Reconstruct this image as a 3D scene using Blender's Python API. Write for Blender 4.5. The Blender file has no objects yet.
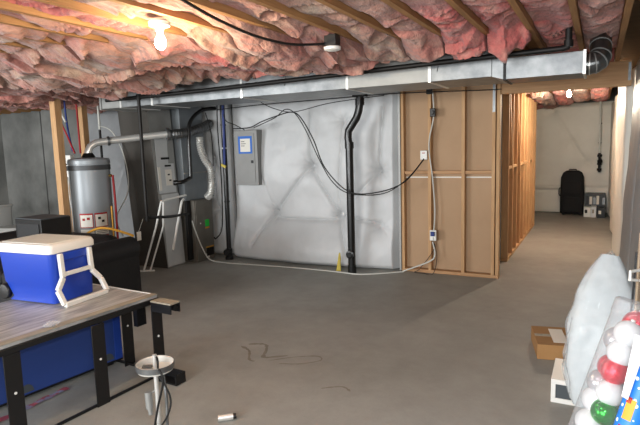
import bpy, bmesh, math, random
from mathutils import Vector, Matrix, noise
random.seed(7)
V = Vector
PI = math.pi
sc = bpy.context.scene
COL = sc.collection
H = 1.63
AX = Matrix(((0.88667, -0.03161, 0.46132), (0.46145, 0.12443, -0.87840), (-0.02964, 0.99173, 0.12491)))

# ------------------------------------------------------------------ camera
cd = bpy.data.cameras.new('camera'); cam = bpy.data.objects.new('camera', cd); COL.objects.link(cam)
cd.sensor_width = 36; cd.lens = 533 / 640 * 36; cd.clip_start = 0.02
cam.matrix_world = Matrix.Translation((0, 0, H)) @ AX.to_4x4()
sc.camera = cam

# ------------------------------------------------------------------ materials
def mat(name, col, rough=.7, metal=0., col2=None, scale=8., bump=0., bscale=None, stretch=(1, 1, 1), detail=5., trans=0., alpha=1.,
        contrast=.25, ior=1.45, coat=0., sheen=0., emit=None, estr=0.):
    m = bpy.data.materials.new(name); m.use_nodes = True
    nt = m.node_tree; b = nt.nodes['Principled BSDF']
    b.inputs['Base Color'].default_value = (*col, 1); b.inputs['Roughness'].default_value = rough
    b.inputs['Metallic'].default_value = metal; b.inputs['IOR'].default_value = ior
    b.inputs['Transmission Weight'].default_value = trans; b.inputs['Alpha'].default_value = alpha
    b.inputs['Coat Weight'].default_value = coat; b.inputs['Sheen Weight'].default_value = sheen
    if emit: b.inputs['Emission Color'].default_value = (*emit, 1); b.inputs['Emission Strength'].default_value = estr
    tc = nt.nodes.new('ShaderNodeTexCoord'); mp = nt.nodes.new('ShaderNodeMapping')
    mp.inputs['Scale'].default_value = stretch
    nt.links.new(tc.outputs['Object'], mp.inputs['Vector'])
    if col2:
        n = nt.nodes.new('ShaderNodeTexNoise'); n.inputs['Scale'].default_value = scale; n.inputs['Detail'].default_value = detail
        n.inputs['Roughness'].default_value = .6
        nt.links.new(mp.outputs[0], n.inputs['Vector'])
        r = nt.nodes.new('ShaderNodeValToRGB')
        r.color_ramp.elements[0].position = .5 - contrast; r.color_ramp.elements[0].color = (*col, 1)
        r.color_ramp.elements[1].position = .5 + contrast; r.color_ramp.elements[1].color = (*col2, 1)
        nt.links.new(n.outputs['Fac'], r.inputs[0]); nt.links.new(r.outputs[0], b.inputs['Base Color'])
    if bump:
        n2 = nt.nodes.new('ShaderNodeTexNoise'); n2.inputs['Scale'].default_value = bscale or scale * 3; n2.inputs['Detail'].default_value = 6
        nt.links.new(mp.outputs[0], n2.inputs['Vector'])
        bp = nt.nodes.new('ShaderNodeBump'); bp.inputs['Strength'].default_value = 1.; bp.inputs['Distance'].default_value = bump
        nt.links.new(n2.outputs['Fac'], bp.inputs['Height']); nt.links.new(bp.outputs[0], b.inputs['Normal'])
    return m

def S(r, g, b):  # sRGB 0-255 to linear
    f = lambda c: (c / 255 / 12.92) if c / 255 <= .04045 else ((c / 255 + .055) / 1.055) ** 2.4
    return (f(r), f(g), f(b))

M = dict(
    pine=mat('pine', S(172, 130, 88), .65, col2=S(202, 164, 120), scale=3, stretch=(14, 14, 1.2), bump=.0008),
    pine_y=mat('pine_joist', S(138, 98, 62), .7, col2=S(178, 134, 86), scale=3, stretch=(14, 1.0, 14), bump=.0008),
    pine_x=mat('pine_beam', S(164, 122, 84), .65, col2=S(192, 152, 110), scale=3, stretch=(.9, 14, 14), bump=.0008),
    kraft=mat('brown_board', S(168, 138, 108), .85, col2=S(178, 148, 118), scale=2.5, bump=.0004),
    ply=mat('subfloor', S(110, 84, 58), .8, col2=S(138, 108, 76), scale=2, stretch=(1, 8, 1)),
    white_wrap=mat('white_vinyl', S(194, 196, 197), .42, col2=S(206, 208, 209), scale=3, bump=.0025, bscale=9),
    cream_wrap=mat('cream_vinyl', S(218, 216, 206), .5, col2=S(230, 228, 219), scale=3, bump=.002, bscale=9),
    grey_wrap=mat('grey_vinyl', S(132, 134, 136), .45, col2=S(150, 152, 153), scale=3, bump=.002, bscale=9),
    galv=mat('galvanised', S(112, 115, 117), .42, .85, col2=S(142, 144, 144), scale=9, contrast=.2, bump=.0012, bscale=5),
    galv_dull=mat('galvanised_dull', S(140, 141, 138), .5, .45, col2=S(160, 160, 157), scale=6, bump=.001, bscale=5),
    galv_dark=mat('duct_dark', S(66, 63, 58), .6, .3, col2=S(74, 70, 65), scale=4),
    bright=mat('bright_tin', S(228, 228, 224), .32, .6),
    furnace=mat('furnace_paint', S(124, 120, 112), .45, .3, col2=S(112, 108, 100), scale=5),
    iron=mat('black_iron', S(26, 25, 24), .5, .4), black=mat('black_plastic', S(22, 22, 23), .4),
    leather=mat('black_leather', S(26, 27, 29), .55, col2=S(34, 35, 37), scale=14, bump=.0015, bscale=60),
    abs_=mat('abs_pipe', S(22, 22, 22), .3, coat=.2), cable=mat('cable_black', S(20, 20, 20), .6),
    white=mat('white_plastic', S(225, 225, 220), .4), whitecable=mat('white_cable', S(200, 200, 192), .55),
    cream=mat('cream_lid', S(224, 228, 222), .5, col2=S(212, 214, 206), scale=12),
    blue=mat('cooler_blue', S(32, 66, 172), .35), navy=mat('navy_panel', S(44, 68, 132), .5),
    red=mat('red_plastic', S(160, 24, 30), .5), bluepex=mat('blue_plastic', S(34, 54, 120), .5),
    orange=mat('orange_hose', S(205, 150, 50), .6), yellow=mat('yellow_fibre', S(215, 195, 95), .9, col2=S(190, 170, 80), scale=30),
    heater=mat('heater_grey', S(140, 146, 150), .38, .1, col2=S(146, 152, 156), scale=2), band=mat('strap_grey', S(74, 76, 78), .5, .3),
    steel=mat('panel_steel', S(128, 128, 126), .5, .3, col2=S(138, 138, 136), scale=4),
    tabletop=mat('grey_worn_laminate', S(128, 128, 126), .4, col2=S(190, 189, 186), scale=4, stretch=(9, 1, 1), contrast=.16),
    rust=mat('worn_edge', S(172, 160, 136), .6, col2=S(128, 124, 116), scale=8, stretch=(6, 1, 1)),
    concrete_wall=mat('poured_concrete', S(98, 99, 96), .9, col2=S(142, 142, 138), scale=1.3, bump=.004, bscale=7, contrast=.2),
    porcelain=mat('grey_porcelain', S(176, 176, 172), .25), card=mat('cardboard', S(158, 118, 74), .85, col2=S(170, 130, 84), scale=6),
    suitcase=mat('suitcase_fabric', S(22, 22, 24), .8, bump=.001, bscale=80), green=mat('green_sticker', S(40, 200, 70), .6),
    labelw=mat('label_white', S(225, 222, 212), .6), labelb=mat('label_blue', S(30, 100, 190), .5), black_mark=mat('black_mark', S(20, 20, 20), .7),
    fluff=mat('white_batting', S(188, 196, 200), .9, col2=S(212, 220, 222), scale=10, bump=.006, bscale=14),
    ball_white=mat('ball_white', S(205, 206, 208), .22, coat=.4), ball_red=mat('ball_red_glitter', S(190, 16, 36), .3, .5, col2=S(235, 60, 80), scale=90, bump=.0012, bscale=90),
    ball_green=mat('ball_green', S(20, 140, 30), .18, .7), ball_clear=mat('ball_silver', S(200, 200, 205), .2, .6),
    paper=mat('paper_white', S(228, 230, 232), .7), slat=mat('beige_slat', S(176, 158, 134), .7, col2=S(140, 120, 98), scale=4, stretch=(12, 12, 1)),
    ceramic=mat('ceramic_white', S(228, 226, 220), .35), dark_in=mat('dark_grey_panel', S(70, 76, 80), .5),
)
# pink glass fibre
def fibre(name, c1, c2, c3):
    m = mat(name, c1, .95, sheen=.2); nt = m.node_tree; b = nt.nodes['Principled BSDF']
    tc = nt.nodes.new('ShaderNodeTexCoord')
    def noi(sc_, det, st=(1, 1, 1)):
        mp = nt.nodes.new('ShaderNodeMapping'); mp.inputs['Scale'].default_value = st
        n = nt.nodes.new('ShaderNodeTexNoise'); n.inputs['Scale'].default_value = sc_; n.inputs['Detail'].default_value = det
        nt.links.new(tc.outputs['Object'], mp.inputs['Vector']); nt.links.new(mp.outputs[0], n.inputs['Vector']); return n
    def ramp(n, p0, p1, a, b_):
        r = nt.nodes.new('ShaderNodeValToRGB'); e = r.color_ramp.elements
        e[0].position = p0; e[1].position = p1; e[0].color = (*a, 1); e[1].color = (*b_, 1)
        nt.links.new(n.outputs['Fac'], r.inputs[0]); return r
    n1 = noi(2.2, 6); n2 = noi(7, 6, (1, .5, 1)); n3 = noi(38, 4, (1, .6, 1))
    r1 = ramp(n1, .38, .62, c1, c2); r2 = ramp(n2, .5, .72, (0, 0, 0), (1, 1, 1)); r3 = ramp(n3, .3, .7, (.84, .84, .84), (1.0, 1.0, 1.0))
    mx = nt.nodes.new('ShaderNodeMix'); mx.data_type = 'RGBA'
    nt.links.new(r2.outputs[0], mx.inputs['Factor']); nt.links.new(r1.outputs[0], mx.inputs['A']); mx.inputs['B'].default_value = (*c3, 1)
    mm = nt.nodes.new('ShaderNodeMix'); mm.data_type = 'RGBA'; mm.blend_type = 'MULTIPLY'; mm.inputs['Factor'].default_value = 1
    nt.links.new(mx.outputs['Result'], mm.inputs['A']); nt.links.new(r3.outputs[0], mm.inputs['B'])
    nt.links.new(mm.outputs['Result'], b.inputs['Base Color'])
    bp = nt.nodes.new('ShaderNodeBump'); bp.inputs['Distance'].default_value = .035; bp.inputs['Strength'].default_value = .9
    nb = noi(22, 7, (1, .6, 1)); nt.links.new(nb.outputs['Fac'], bp.inputs['Height']); nt.links.new(bp.outputs[0], b.inputs['Normal'])
    return m
M['pink'] = fibre('pink_fibre', S(182, 116, 106), S(164, 120, 106), S(198, 154, 138))
M['pink2'] = fibre('red_pink_fibre', S(190, 98, 94), S(176, 112, 104), S(202, 146, 132))
M['pink3'] = fibre('brown_pink_fibre', S(162, 110, 98), S(168, 132, 116), S(188, 162, 142))
# floor
def floor_mat():
    m = mat('concrete_floor', S(150, 149, 146), .62); nt = m.node_tree; b = nt.nodes['Principled BSDF']
    tc = nt.nodes.new('ShaderNodeTexCoord')
    def noi(s, d, st=(1, 1, 1), loc=(0, 0, 0)):
        mp = nt.nodes.new('ShaderNodeMapping'); mp.inputs['Scale'].default_value = st; mp.inputs['Location'].default_value = loc
        n = nt.nodes.new('ShaderNodeTexNoise'); n.inputs['Scale'].default_value = s; n.inputs['Detail'].default_value = d; n.inputs['Roughness'].default_value = .62
        nt.links.new(tc.outputs['Object'], mp.inputs['Vector']); nt.links.new(mp.outputs[0], n.inputs['Vector']); return n
    def ramp(n, p0, p1, a, c):
        r = nt.nodes.new('ShaderNodeValToRGB'); e = r.color_ramp.elements
        e[0].position = p0; e[1].position = p1; e[0].color = (*a, 1); e[1].color = (*c, 1); nt.links.new(n.outputs['Fac'], r.inputs[0]); return r
    r1 = ramp(noi(.9, 6), .3, .7, S(152, 152, 146), S(170, 170, 165))
    r2 = ramp(noi(4.5, 8, (1, 1, 1), (3, 1, 0)), .3, .75, (.82, .82, .81), (1, 1, 1))
    r3 = ramp(noi(60, 3), .2, .8, (.93, .93, .93), (1, 1, 1))
    def mul(a, c):
        x = nt.nodes.new('ShaderNodeMix'); x.data_type = 'RGBA'; x.blend_type = 'MULTIPLY'; x.inputs['Factor'].default_value = 1
        nt.links.new(a, x.inputs['A']); nt.links.new(c, x.inputs['B']); return x.outputs['Result']
    nt.links.new(mul(mul(r1.outputs[0], r2.outputs[0]), r3.outputs[0]), b.inputs['Base Color'])
    bp = nt.nodes.new('ShaderNodeBump'); bp.inputs['Distance'].default_value = .0015
    nb = noi(25, 6); nt.links.new(nb.outputs['Fac'], bp.inputs['Height']); nt.links.new(bp.outputs[0], b.inputs['Normal'])
    return m
M['floor'] = floor_mat()
M['stain'] = mat('stain_brown', S(112, 106, 94), .5, col2=S(134, 128, 116), scale=9)
def glassy(name, col, rough, face, edge):
    m = mat(name, col, rough); nt = m.node_tree; b = nt.nodes['Principled BSDF']
    lw = nt.nodes.new('ShaderNodeLayerWeight'); lw.inputs['Blend'].default_value = .35
    mr = nt.nodes.new('ShaderNodeMapRange'); mr.inputs['To Min'].default_value = face; mr.inputs['To Max'].default_value = edge
    nt.links.new(lw.outputs['Facing'], mr.inputs['Value']); nt.links.new(mr.outputs[0], b.inputs['Alpha']); return m
M['clear'] = glassy('clear_plastic', S(190, 195, 198), .08, .08, .7)
M['film'] = glassy('clear_film', S(210, 216, 219), .12, .16, .6)
def dots():
    m = mat('blue_wrapping', S(40, 120, 205), .45); nt = m.node_tree; b = nt.nodes['Principled BSDF']
    tc = nt.nodes.new('ShaderNodeTexCoord'); vo = nt.nodes.new('ShaderNodeTexVoronoi'); vo.inputs['Scale'].default_value = 42
    nt.links.new(tc.outputs['Object'], vo.inputs['Vector'])
    r = nt.nodes.new('ShaderNodeValToRGB'); r.color_ramp.interpolation = 'CONSTANT'
    r.color_ramp.elements[0].color = (.8, .85, .9, 1); r.color_ramp.elements[1].position = .22; r.color_ramp.elements[1].color = (*S(36, 116, 205), 1)
    nt.links.new(vo.outputs['Distance'], r.inputs[0]); nt.links.new(r.outputs[0], b.inputs['Base Color']); return m
M['wrap'] = dots()

# ------------------------------------------------------------------ mesh helpers
class MB:
    def __init__(s): s.v = []; s.f = []
    def add(s, vs, fs):
        o = len(s.v); s.v += [V(p) for p in vs]; s.f += [[i + o for i in f] for f in fs]; return s
    def box(s, c, d, rot=None):
        hx, hy, hz = d[0] / 2, d[1] / 2, d[2] / 2
        p = [V((x, y, z)) for z in (-hz, hz) for y in (-hy, hy) for x in (-hx, hx)]
        if rot is not None: p = [rot @ q for q in p]
        p = [q + V(c) for q in p]
        return s.add(p, [[0, 2, 3, 1], [4, 5, 7, 6], [0, 1, 5, 4], [2, 6, 7, 3], [0, 4, 6, 2], [1, 3, 7, 5]])
    def b2(s, x0, x1, y0, y1, z0, z1): return s.box(((x0 + x1) / 2, (y0 + y1) / 2, (z0 + z1) / 2), (x1 - x0, y1 - y0, z1 - z0))
    def hexa(s, lo, hi):  # two 4-rings
        return s.add(list(lo) + list(hi), [[3, 2, 1, 0], [4, 5, 6, 7], [0, 1, 5, 4], [1, 2, 6, 5], [2, 3, 7, 6], [3, 0, 4, 7]])
    def bar(s, a, b, w, h, up=(0, 0, 1)):
        a, b = V(a), V(b); d = (b - a).normalized(); u = V(up)
        if abs(d.dot(u)) > .98: u = V((1, 0, 0))
        r = d.cross(u).normalized(); u = r.cross(d).normalized()
        ring = lambda p: [p - r * w / 2 - u * h / 2, p + r * w / 2 - u * h / 2, p + r * w / 2 + u * h / 2, p - r * w / 2 + u * h / 2]
        return s.hexa(ring(a), ring(b))
    def tube(s, pts, r, n=10, caps=True, smooth=0):
        pts = [V(p) for p in pts]
        if smooth: pts = spline(pts, smooth)
        rs = r if isinstance(r, (list, tuple)) else [r] * len(pts)
        if callable(r): rs = [r(i / (len(pts) - 1)) for i in range(len(pts))]
        t0 = (pts[1] - pts[0]).normalized(); u = t0.orthogonal().normalized(); o = len(s.v); vs = []; fs = []
        for i, p in enumerate(pts):
            t = (pts[min(i + 1, len(pts) - 1)] - pts[max(i - 1, 0)])
            t = t.normalized() if t.length > 1e-9 else t0
            u = (u - t * u.dot(t)).normalized(); w = t.cross(u)
            vs += [p + (u * math.cos(2 * PI * k / n) + w * math.sin(2 * PI * k / n)) * rs[i] for k in range(n)]
        for i in range(len(pts) - 1):
            for k in range(n):
                a = i * n + k; b = i * n + (k + 1) % n; fs.append([a, b, b + n, a + n])
        if caps: fs.append(list(range(n))[::-1]); fs.append([(len(pts) - 1) * n + k for k in range(n)])
        return s.add(vs, fs)
    def lathe(s, prof, c=(0, 0, 0), n=32, axis=None, caps=False):
        q = V((0, 0, 1)).rotation_difference(V(axis).normalized()).to_matrix() if axis is not None else Matrix.Identity(3)
        vs = []; fs = []
        for (r, z) in prof: vs += [q @ V((r * math.cos(2 * PI * k / n), r * math.sin(2 * PI * k / n), z)) + V(c) for k in range(n)]
        for i in range(len(prof) - 1):
            for k in range(n):
                a = i * n + k; b = i * n + (k + 1) % n; fs.append([a, b, b + n, a + n])
        if caps: fs.append(list(range(n))[::-1]); fs.append([(len(prof) - 1) * n + k for k in range(n)])
        return s.add(vs, fs)
    def sphere(s, c, r, n=20, sq=(1, 1, 1)):
        prof = [(max(1e-4, r * math.sin(PI * i / n)), -r * math.cos(PI * i / n)) for i in range(n + 1)]
        o = len(s.v); s.lathe(prof, (0, 0, 0), n * 2, caps=False)
        for i in range(o, len(s.v)): s.v[i] = V((s.v[i].x * sq[0], s.v[i].y * sq[1], s.v[i].z * sq[2])) + V(c)
        return s
    def grid(s, nu, nv, fn):
        vs = [fn(i / (nu - 1), j / (nv - 1)) for j in range(nv) for i in range(nu)]
        fs = [[j * nu + i, j * nu + i + 1, (j + 1) * nu + i + 1, (j + 1) * nu + i] for j in range(nv - 1) for i in range(nu - 1)]
        return s.add(vs, fs)
    def loft(s, rings, caps=True, closed=True):
        n = len(rings[0]); vs = [p for r in rings for p in r]; fs = []
        for i in range(len(rings) - 1):
            for k in range(n if closed else n - 1):
                a = i * n + k; b = i * n + (k + 1) % n; fs.append([a, b, b + n, a + n])
        if caps: fs.append(list(range(n))[::-1]); fs.append([(len(rings) - 1) * n + k for k in range(n)])
        return s.add(vs, fs)
    def build(s, name, m, parent=None, bevel=0., smooth=True, ang=35, mods=None):
        root = parent
        off = V((0, 0, 0))
        while root is not None: off += root.location; root = root.parent
        me = bpy.data.meshes.new(name)
        if parent is None:
            xs = [v.x for v in s.v]; ys = [v.y for v in s.v]; zs = [v.z for v in s.v]
            org = V(((min(xs) + max(xs)) / 2, (min(ys) + max(ys)) / 2, min(zs)))
        else: org = off
        me.from_pydata([v - org for v in s.v], [], s.f)
        bm = bmesh.new(); bm.from_mesh(me); bmesh.ops.recalc_face_normals(bm, faces=bm.faces); bm.to_mesh(me); bm.free()
        mt = M[m] if isinstance(m, str) else m
        me.materials.append(mt)
        if smooth:
            for p in me.polygons: p.use_smooth = True
            me.set_sharp_from_angle(angle=math.radians(ang))
        o = bpy.data.objects.new(name, me); COL.objects.link(o)
        if parent is None: o.location = org
        else: o.parent = parent
        if bevel:
            bv = o.modifiers.new('bevel', 'BEVEL'); bv.width = bevel; bv.segments = 2; bv.limit_method = 'ANGLE'; bv.angle_limit = math.radians(40)
        if mods == 'sub':
            sd = o.modifiers.new('sub', 'SUBSURF'); sd.levels = 2; sd.render_levels = 2
        return o

def spline(pts, k):
    out = []
    P = [pts[0]] + pts + [pts[-1]]
    for i in range(1, len(P) - 2):
        a, b, c, d = P[i - 1], P[i], P[i + 1], P[i + 2]
        for j in range(k):
            t = j / k
            out.append(.5 * ((2 * b) + (c - a) * t + (2 * a - 5 * b + 4 * c - d) * t * t + (3 * b - a - 3 * c + d) * t ** 3))
    out.append(pts[-1]); return out
def rrect(w, d, r, n=4, sx=1, cx=0, cy=0):
    out = []
    for qx, qy, a0 in ((1, 1, 0), (-1, 1, PI / 2), (-1, -1, PI), (1, -1, 1.5 * PI)):
        for k in range(n + 1):
            a = a0 + k / n * PI / 2
            out.append(V((cx + qx * (w / 2 - r) + r * math.cos(a), cy + qy * (d / 2 - r) + r * math.sin(a), 0)))
    return out
def thing(name, label, cat, loc, group=None, rz=0):
    o = bpy.data.objects.new(name, None); COL.objects.link(o); o.location = loc; o.empty_display_size = .05
    o['label'] = label; o['category'] = cat
    if group: o['group'] = group
    return o
def tag(o, label, cat, group=None):
    o['label'] = label; o['category'] = cat
    if group: o['group'] = group
    return o
def struct(o): o['kind'] = 'structure'; return o
def fb(x, y, z=0., o=4): return noise.fractal(V((x, y, z)), 1.0, 2.0, o)

# ------------------------------------------------------------------ shell
XL, XR, YB, YF = -10.6, .42, 6.62, -3.2
YFAR = 12.85
struct(MB().b2(XL - .1, XR + .1, YF - .1, YFAR + .1, -.12, 0).build('floor', 'floor', smooth=False))
struct(MB().b2(XL - .15, XL, YF, YB, 0, 2.7).build('wall_left', 'concrete_wall', smooth=False))
struct(MB().b2(XR, XR + .15, YF, YFAR, 0, 2.7).build('wall_right', 'concrete_wall', smooth=False))
wb = struct(MB().b2(XL, -2.25, YB, YB + .15, 0, 2.7).build('wall_back', 'concrete_wall', smooth=False))
struct(MB().b2(XL, XR, YF - .15, YF, 0, 2.7).build('wall_front', 'concrete_wall', smooth=False))
struct(MB().b2(-3.5, XR, YFAR, YFAR + .15, 0, 2.7).build('wall_far', 'concrete_wall', smooth=False))
struct(MB().b2(-3.6, -3.5, YB + .15, YFAR, 0, 2.7).build('wall_side', 'concrete_wall', smooth=False))
# ceiling: subfloor with exposed joists as its parts
ceil = struct(MB().b2(XL, XR, YF, YFAR, 2.64, 2.68).build('ceiling', 'ply', smooth=False))
JX = [.13 - .298 * k for k in range(36)]
JX = [x for x in JX if x > XL + .1]
for i, x in enumerate(JX):
    y1 = 6.45 if x < -2.3 else YFAR - .02
    o = MB().b2(x - .019, x + .019, -1.2 if i < 16 else 0, y1, 2.402, 2.639).build('joist', 'pine_y', ceil, smooth=False)
# concrete joint marks on the far left wall
jn = MB()
for x, z0, z1 in ((-9.37, 0, 2.6), (-8.0, 0, 2.6)): jn.b2(x - .012, x + .012, YB - .006, YB, z0, z1)
jn.build('form_joint', mat('concrete_dark', S(70, 70, 68), .9), wb, smooth=False)

# ------------------------------------------------------------------ pink insulation in the joist bays
def sstep(a, b, x):
    t = max(0, min(1, (x - a) / (b - a))); return t * t * (3 - 2 * t)
def sag(x, y):
    """how far below the joists the batt hangs"""
    big = fb(x * .8 + 3, y * .8, 3, 3)
    if x > -1.8:
        b = .012 + .035 * big + .06 * math.exp(-((y - 4.2) / .22) ** 2) * (1 if x < -.62 else 0) + .03 * sstep(2.6, 3.4, y) * (x < -.8)
        b += .13 * math.exp(-((y - 4.28) / .12) ** 2 - ((x + .615) / .1) ** 2) + (.05 if y > 9.3 else 0)
    else:
        near = .012 + .03 * big
        far = .085 + .06 * big
        y_on = 2.55 + .25 * math.sin(x * 2.1) - .12 * (x + 3) * (x > -3)
        b = near + (far - near) * sstep(y_on, y_on + .7, y)
        b += .05 * math.exp(-((y - 4.25) / .3) ** 2)
        if x < -3.7: b += .045 * math.exp(-((y - 3.5) / .5) ** 2)
    b -= .09 * math.exp(-((y - 3.15) / .5) ** 2 - ((x + 1.75) / .25) ** 2)
    return max(b, -.02)
def batt(i, xa, xb, y0, y1, m, seed):
    xm = (xa + xb) / 2; hw = (xb - xa) / 2 - .004
    n = 30; ny = int((y1 - y0) / .018); rings = []
    for j in range(ny + 1):
        y = y0 + (y1 - y0) * j / ny
        B = sag(xm, y); endf = min(1, min(j, ny - j) / 3 + .15)
        lap = max(0, B - .05) * 1.5
        ovl = max(0, min(.017, lap + .05 * fb(seed, y * 1.6, 1)) if lap > 0 else 0); ovr = max(0, min(.017, lap + .05 * fb(seed, y * 1.6, 9)) if lap > 0 else 0)
        if xb > .05: ovr = 0
        ring = [V((xm - hw, y, 2.60)), V((xm - hw, y, 2.54))]
        for k in range(n + 1):
            u = k / n; w = 2 * u - 1
            x = xm + w * hw - (ovl if w < 0 else 0) * max(0, -w) ** 3 + (ovr if w > 0 else 0) * max(0, w) ** 3
            arch = (1 - abs(w) ** 3); Bv = sag(x, y); cov = sstep(.045, .085, B)
            qx = x + .14 * fb(x * 1.8, y * 1.8, 11); qy = y + .14 * fb(x * 1.6, y * 1.7, 21)
            wr = .06 * fb(qx * 1.2, qy * 1.5, 2, 3) + .055 * abs(fb(qx * 1.7 + qy * .7, qy * 1.7 - qx * .5, 2, 3)) - .015
            s1 = (fb(qx * 1.1 + 5, qy * 1.2, 31, 2) + 1.5) * 3.0 + qy * 1.3 + qx * .35; fr = s1 - math.floor(s1)
            wr += .085 * (fr if fr < .9 else (1 - fr) * 9) - .035
            wr += .007 * abs(fb(x * 9, y * 9, seed)) + .012 * fb(x * 5, y * 5, 8, 3)
            shape = (1 - cov) * (arch * Bv + wr * .6 * (.3 + .7 * arch)) + cov * (Bv * (.88 + .12 * arch) + wr * (.85 + .15 * arch))
            z = 2.398 - shape * endf
            z += .045 * (1 - sstep(.03, .08, B))
            if abs(w) > .86 and B > .06: z = min(z, 2.398)
            z = min(z, 2.50)
            if abs(x - xm) > hw - .001: z = min(z, 2.3985) if (ovl if w < 0 else ovr) > .002 else z
            if B > .05: x += .03 * fb(x * 4, y * 4, 13) * arch
            ring.append(V((x, y + .03 * fb(x * 3, y * 3, 7), z)))
        ring += [V((xm + hw, y, 2.54)), V((xm + hw, y, 2.60))]
        rings.append(ring)
    return MB().loft(rings).build('insulation_batt', m, smooth=True, ang=80)
words = ['first', 'second', 'third', 'fourth', 'fifth', 'sixth', 'seventh', 'eighth', 'ninth', 'tenth', 'eleventh', 'twelfth', 'thirteenth',
         'fourteenth', 'fifteenth', 'sixteenth', 'seventeenth', 'eighteenth', 'nineteenth', 'twentieth', 'twenty-first', 'twenty-second',
         'twenty-third', 'twenty-fourth', 'twenty-fifth', 'twenty-sixth', 'twenty-seventh', 'twenty-eighth', 'twenty-ninth', 'thirtieth']
for i in range(26):
    xa, xb = JX[i + 1] + .019, JX[i] - .019
    m = 'pink2' if i in (1, 2, 3, 9) else ('pink3' if i in (5, 8, 12, 13, 15, 17) else 'pink')
    y0 = .6 if i < 12 else 1.0
    y1 = 5.75 if i in (0, 1) else (4.36 if i < 20 else 6.3)
    o = batt(i, xa, xb, y0, y1, m, i * 1.7)
    tag(o, 'crumpled pink fibreglass batt sagging between ceiling joists, %s joist bay left of the right wall' % words[i], 'insulation', 'pink batts between the ceiling joists')
for i in range(9):
    xa, xb = JX[i + 1] + .019, JX[i] - .019
    if i > 5: continue
    o = batt(i, xa, xb, 6.6, 12.6, 'pink3' if i % 2 else 'pink2', 40 + i * 2.3)
    tag(o, 'pink fibreglass batt over the far corridor ceiling, %s bay left of its right wall' % words[i], 'insulation', 'pink batts over the corridor')

# ------------------------------------------------------------------ loose wall blankets
def blanket(name, m, x0, x1, z0, z1, y, label, pins=(), belly=lambda x, z: 0, folds=(), nx=150, nz=120, axis='y', wob=.02, thick=.03):
    def h(x, z):
        b = belly(x, z) + wob * fb(x * 1.7, z * 1.3, 2)
        for (px, pz, r, dp) in pins:
            d = math.hypot(x - px, (z - pz)); a = math.atan2(z - pz, x - px)
            b -= dp * .85 * math.exp(-d / (r * .8)) * (1 + .13 * math.sin(a * 9 + px * 7) * min(1, d / .05))
        for (ax_, az, bx, bz, w, dp) in folds:
            L = V((bx - ax_, bz - az)); t = max(0, min(1, ((x - ax_) * L.x + (z - az) * L.y) / L.length_squared))
            d = math.hypot(x - ax_ - t * L.x, z - az - t * L.y); b -= dp * 1.1 * math.exp(-d / (w * .6))
        edge = min(x - x0, x1 - x, (z1 - z) + .02); b *= min(1, .15 + max(0, edge) / .12) * min(1, .82 + (z - z0) / .25)
        return b
    def pt(u, v, back=False):
        x = x0 + (x1 - x0) * u; z = z0 + (z1 - z0) * v
        hh = -.0 if back else max(0, h(x, z)) + thick
        return V((x, y - hh, z)) if axis == 'y' else V((y - hh, x, z))
    mb = MB(); nu, nv = nx, nz
    fr = [pt(i / (nu - 1), j / (nv - 1)) for j in range(nv) for i in range(nu)]
    mb.add(fr, [[j * nu + i, j * nu + i + 1, (j + 1) * nu + i + 1, (j + 1) * nu + i] for j in range(nv - 1) for i in range(nu - 1)])
    # rim + back
    rim = [(i, 0) for i in range(nu)] + [(nu - 1, j) for j in range(1, nv)] + [(i, nv - 1) for i in range(nu - 2, -1, -1)] + [(0, j) for j in range(nv - 2, 0, -1)]
    o = len(mb.v); mb.v += [pt(i / (nu - 1), j / (nv - 1), True) for i, j in rim]; n = len(rim)
    for k in range(n):
        a = rim[k][1] * nu + rim[k][0]; b = rim[(k + 1) % n][1] * nu + rim[(k + 1) % n][0]
        mb.f.append([a, b, o + (k + 1) % n, o + k])
    mb.f.append([o + k for k in range(n)])
    return tag(mb.build(name, m, ang=60), label, 'insulation')
def bel(x, z):
    t = max(0, 1 - abs(x + 3.75) / 1.75); s = math.sin(min(1, max(0, t)) * PI / 2)
    return .13 + .26 * s * math.exp(-((z - .15) / .42) ** 2) + .08 * s * math.exp(-((z - 1.3) / .5) ** 2)
PN = [(-3.50, 1.36, .10, .20), (-4.10, .69, .10, .18), (-3.09, .69, .10, .18), (-2.50, 1.28, .10, .14), (-2.48, .55, .08, .10), (-4.45, 1.35, .08, .10), (-3.0, 1.95, .08, .08), (-4.1, 1.98, .08, .08)]
FD = [(-3.50, 1.36, -4.10, .69, .035, .05), (-3.50, 1.36, -3.09, .69, .035, .05), (-4.10, .69, -4.4, .25, .04, .05), (-4.10, .62, -3.09, .62, .03, .05), (-3.09, .69, -2.5, .6, .03, .04),
      (-3.50, 1.36, -3.5, 2.1, .04, .04), (-3.0, 1.95, -3.09, .69, .03, .02), (-2.5, 1.28, -2.45, 2.1, .03, .03), (-2.5, 1.28, -3.09, .69, .03, .025), (-4.1, .69, -4.3, 1.3, .03, .02), (-3.09, .69, -2.9, .1, .04, .05)]
blanket('insulation_blanket', 'white_wrap', -4.86, -2.22, .015, 2.36, YB - .02, 'wide white vinyl faced insulation blanket bulging from the wall behind the electrical panel', PN, bel, FD, 230, 170)
blanket('insulation_blanket', 'white_wrap', -5.75, -4.92, .02, 2.36, YB - .02, 'narrow white insulation blanket between the furnace and the tall dark pipe', [(-5.2, 1.5, .1, .1), (-5.15, .7, .1, .1)], lambda x, z: .16,
        [(-5.2, 1.5, -5.15, .7, .03, .05), (-5.2, 1.5, -4.95, 1.1, .03, .04)], 70, 110)
blanket('insulation_blanket', 'grey_wrap', -8.0, -6.7, .02, 2.36, YB - .02, 'smooth grey insulation blanket on the wall behind the water heater', [(-7.2, 1.4, .1, .06)], lambda x, z: .12,
        [(-7.6, .3, -6.9, 1.8, .04, .03)], 60, 80)
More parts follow.
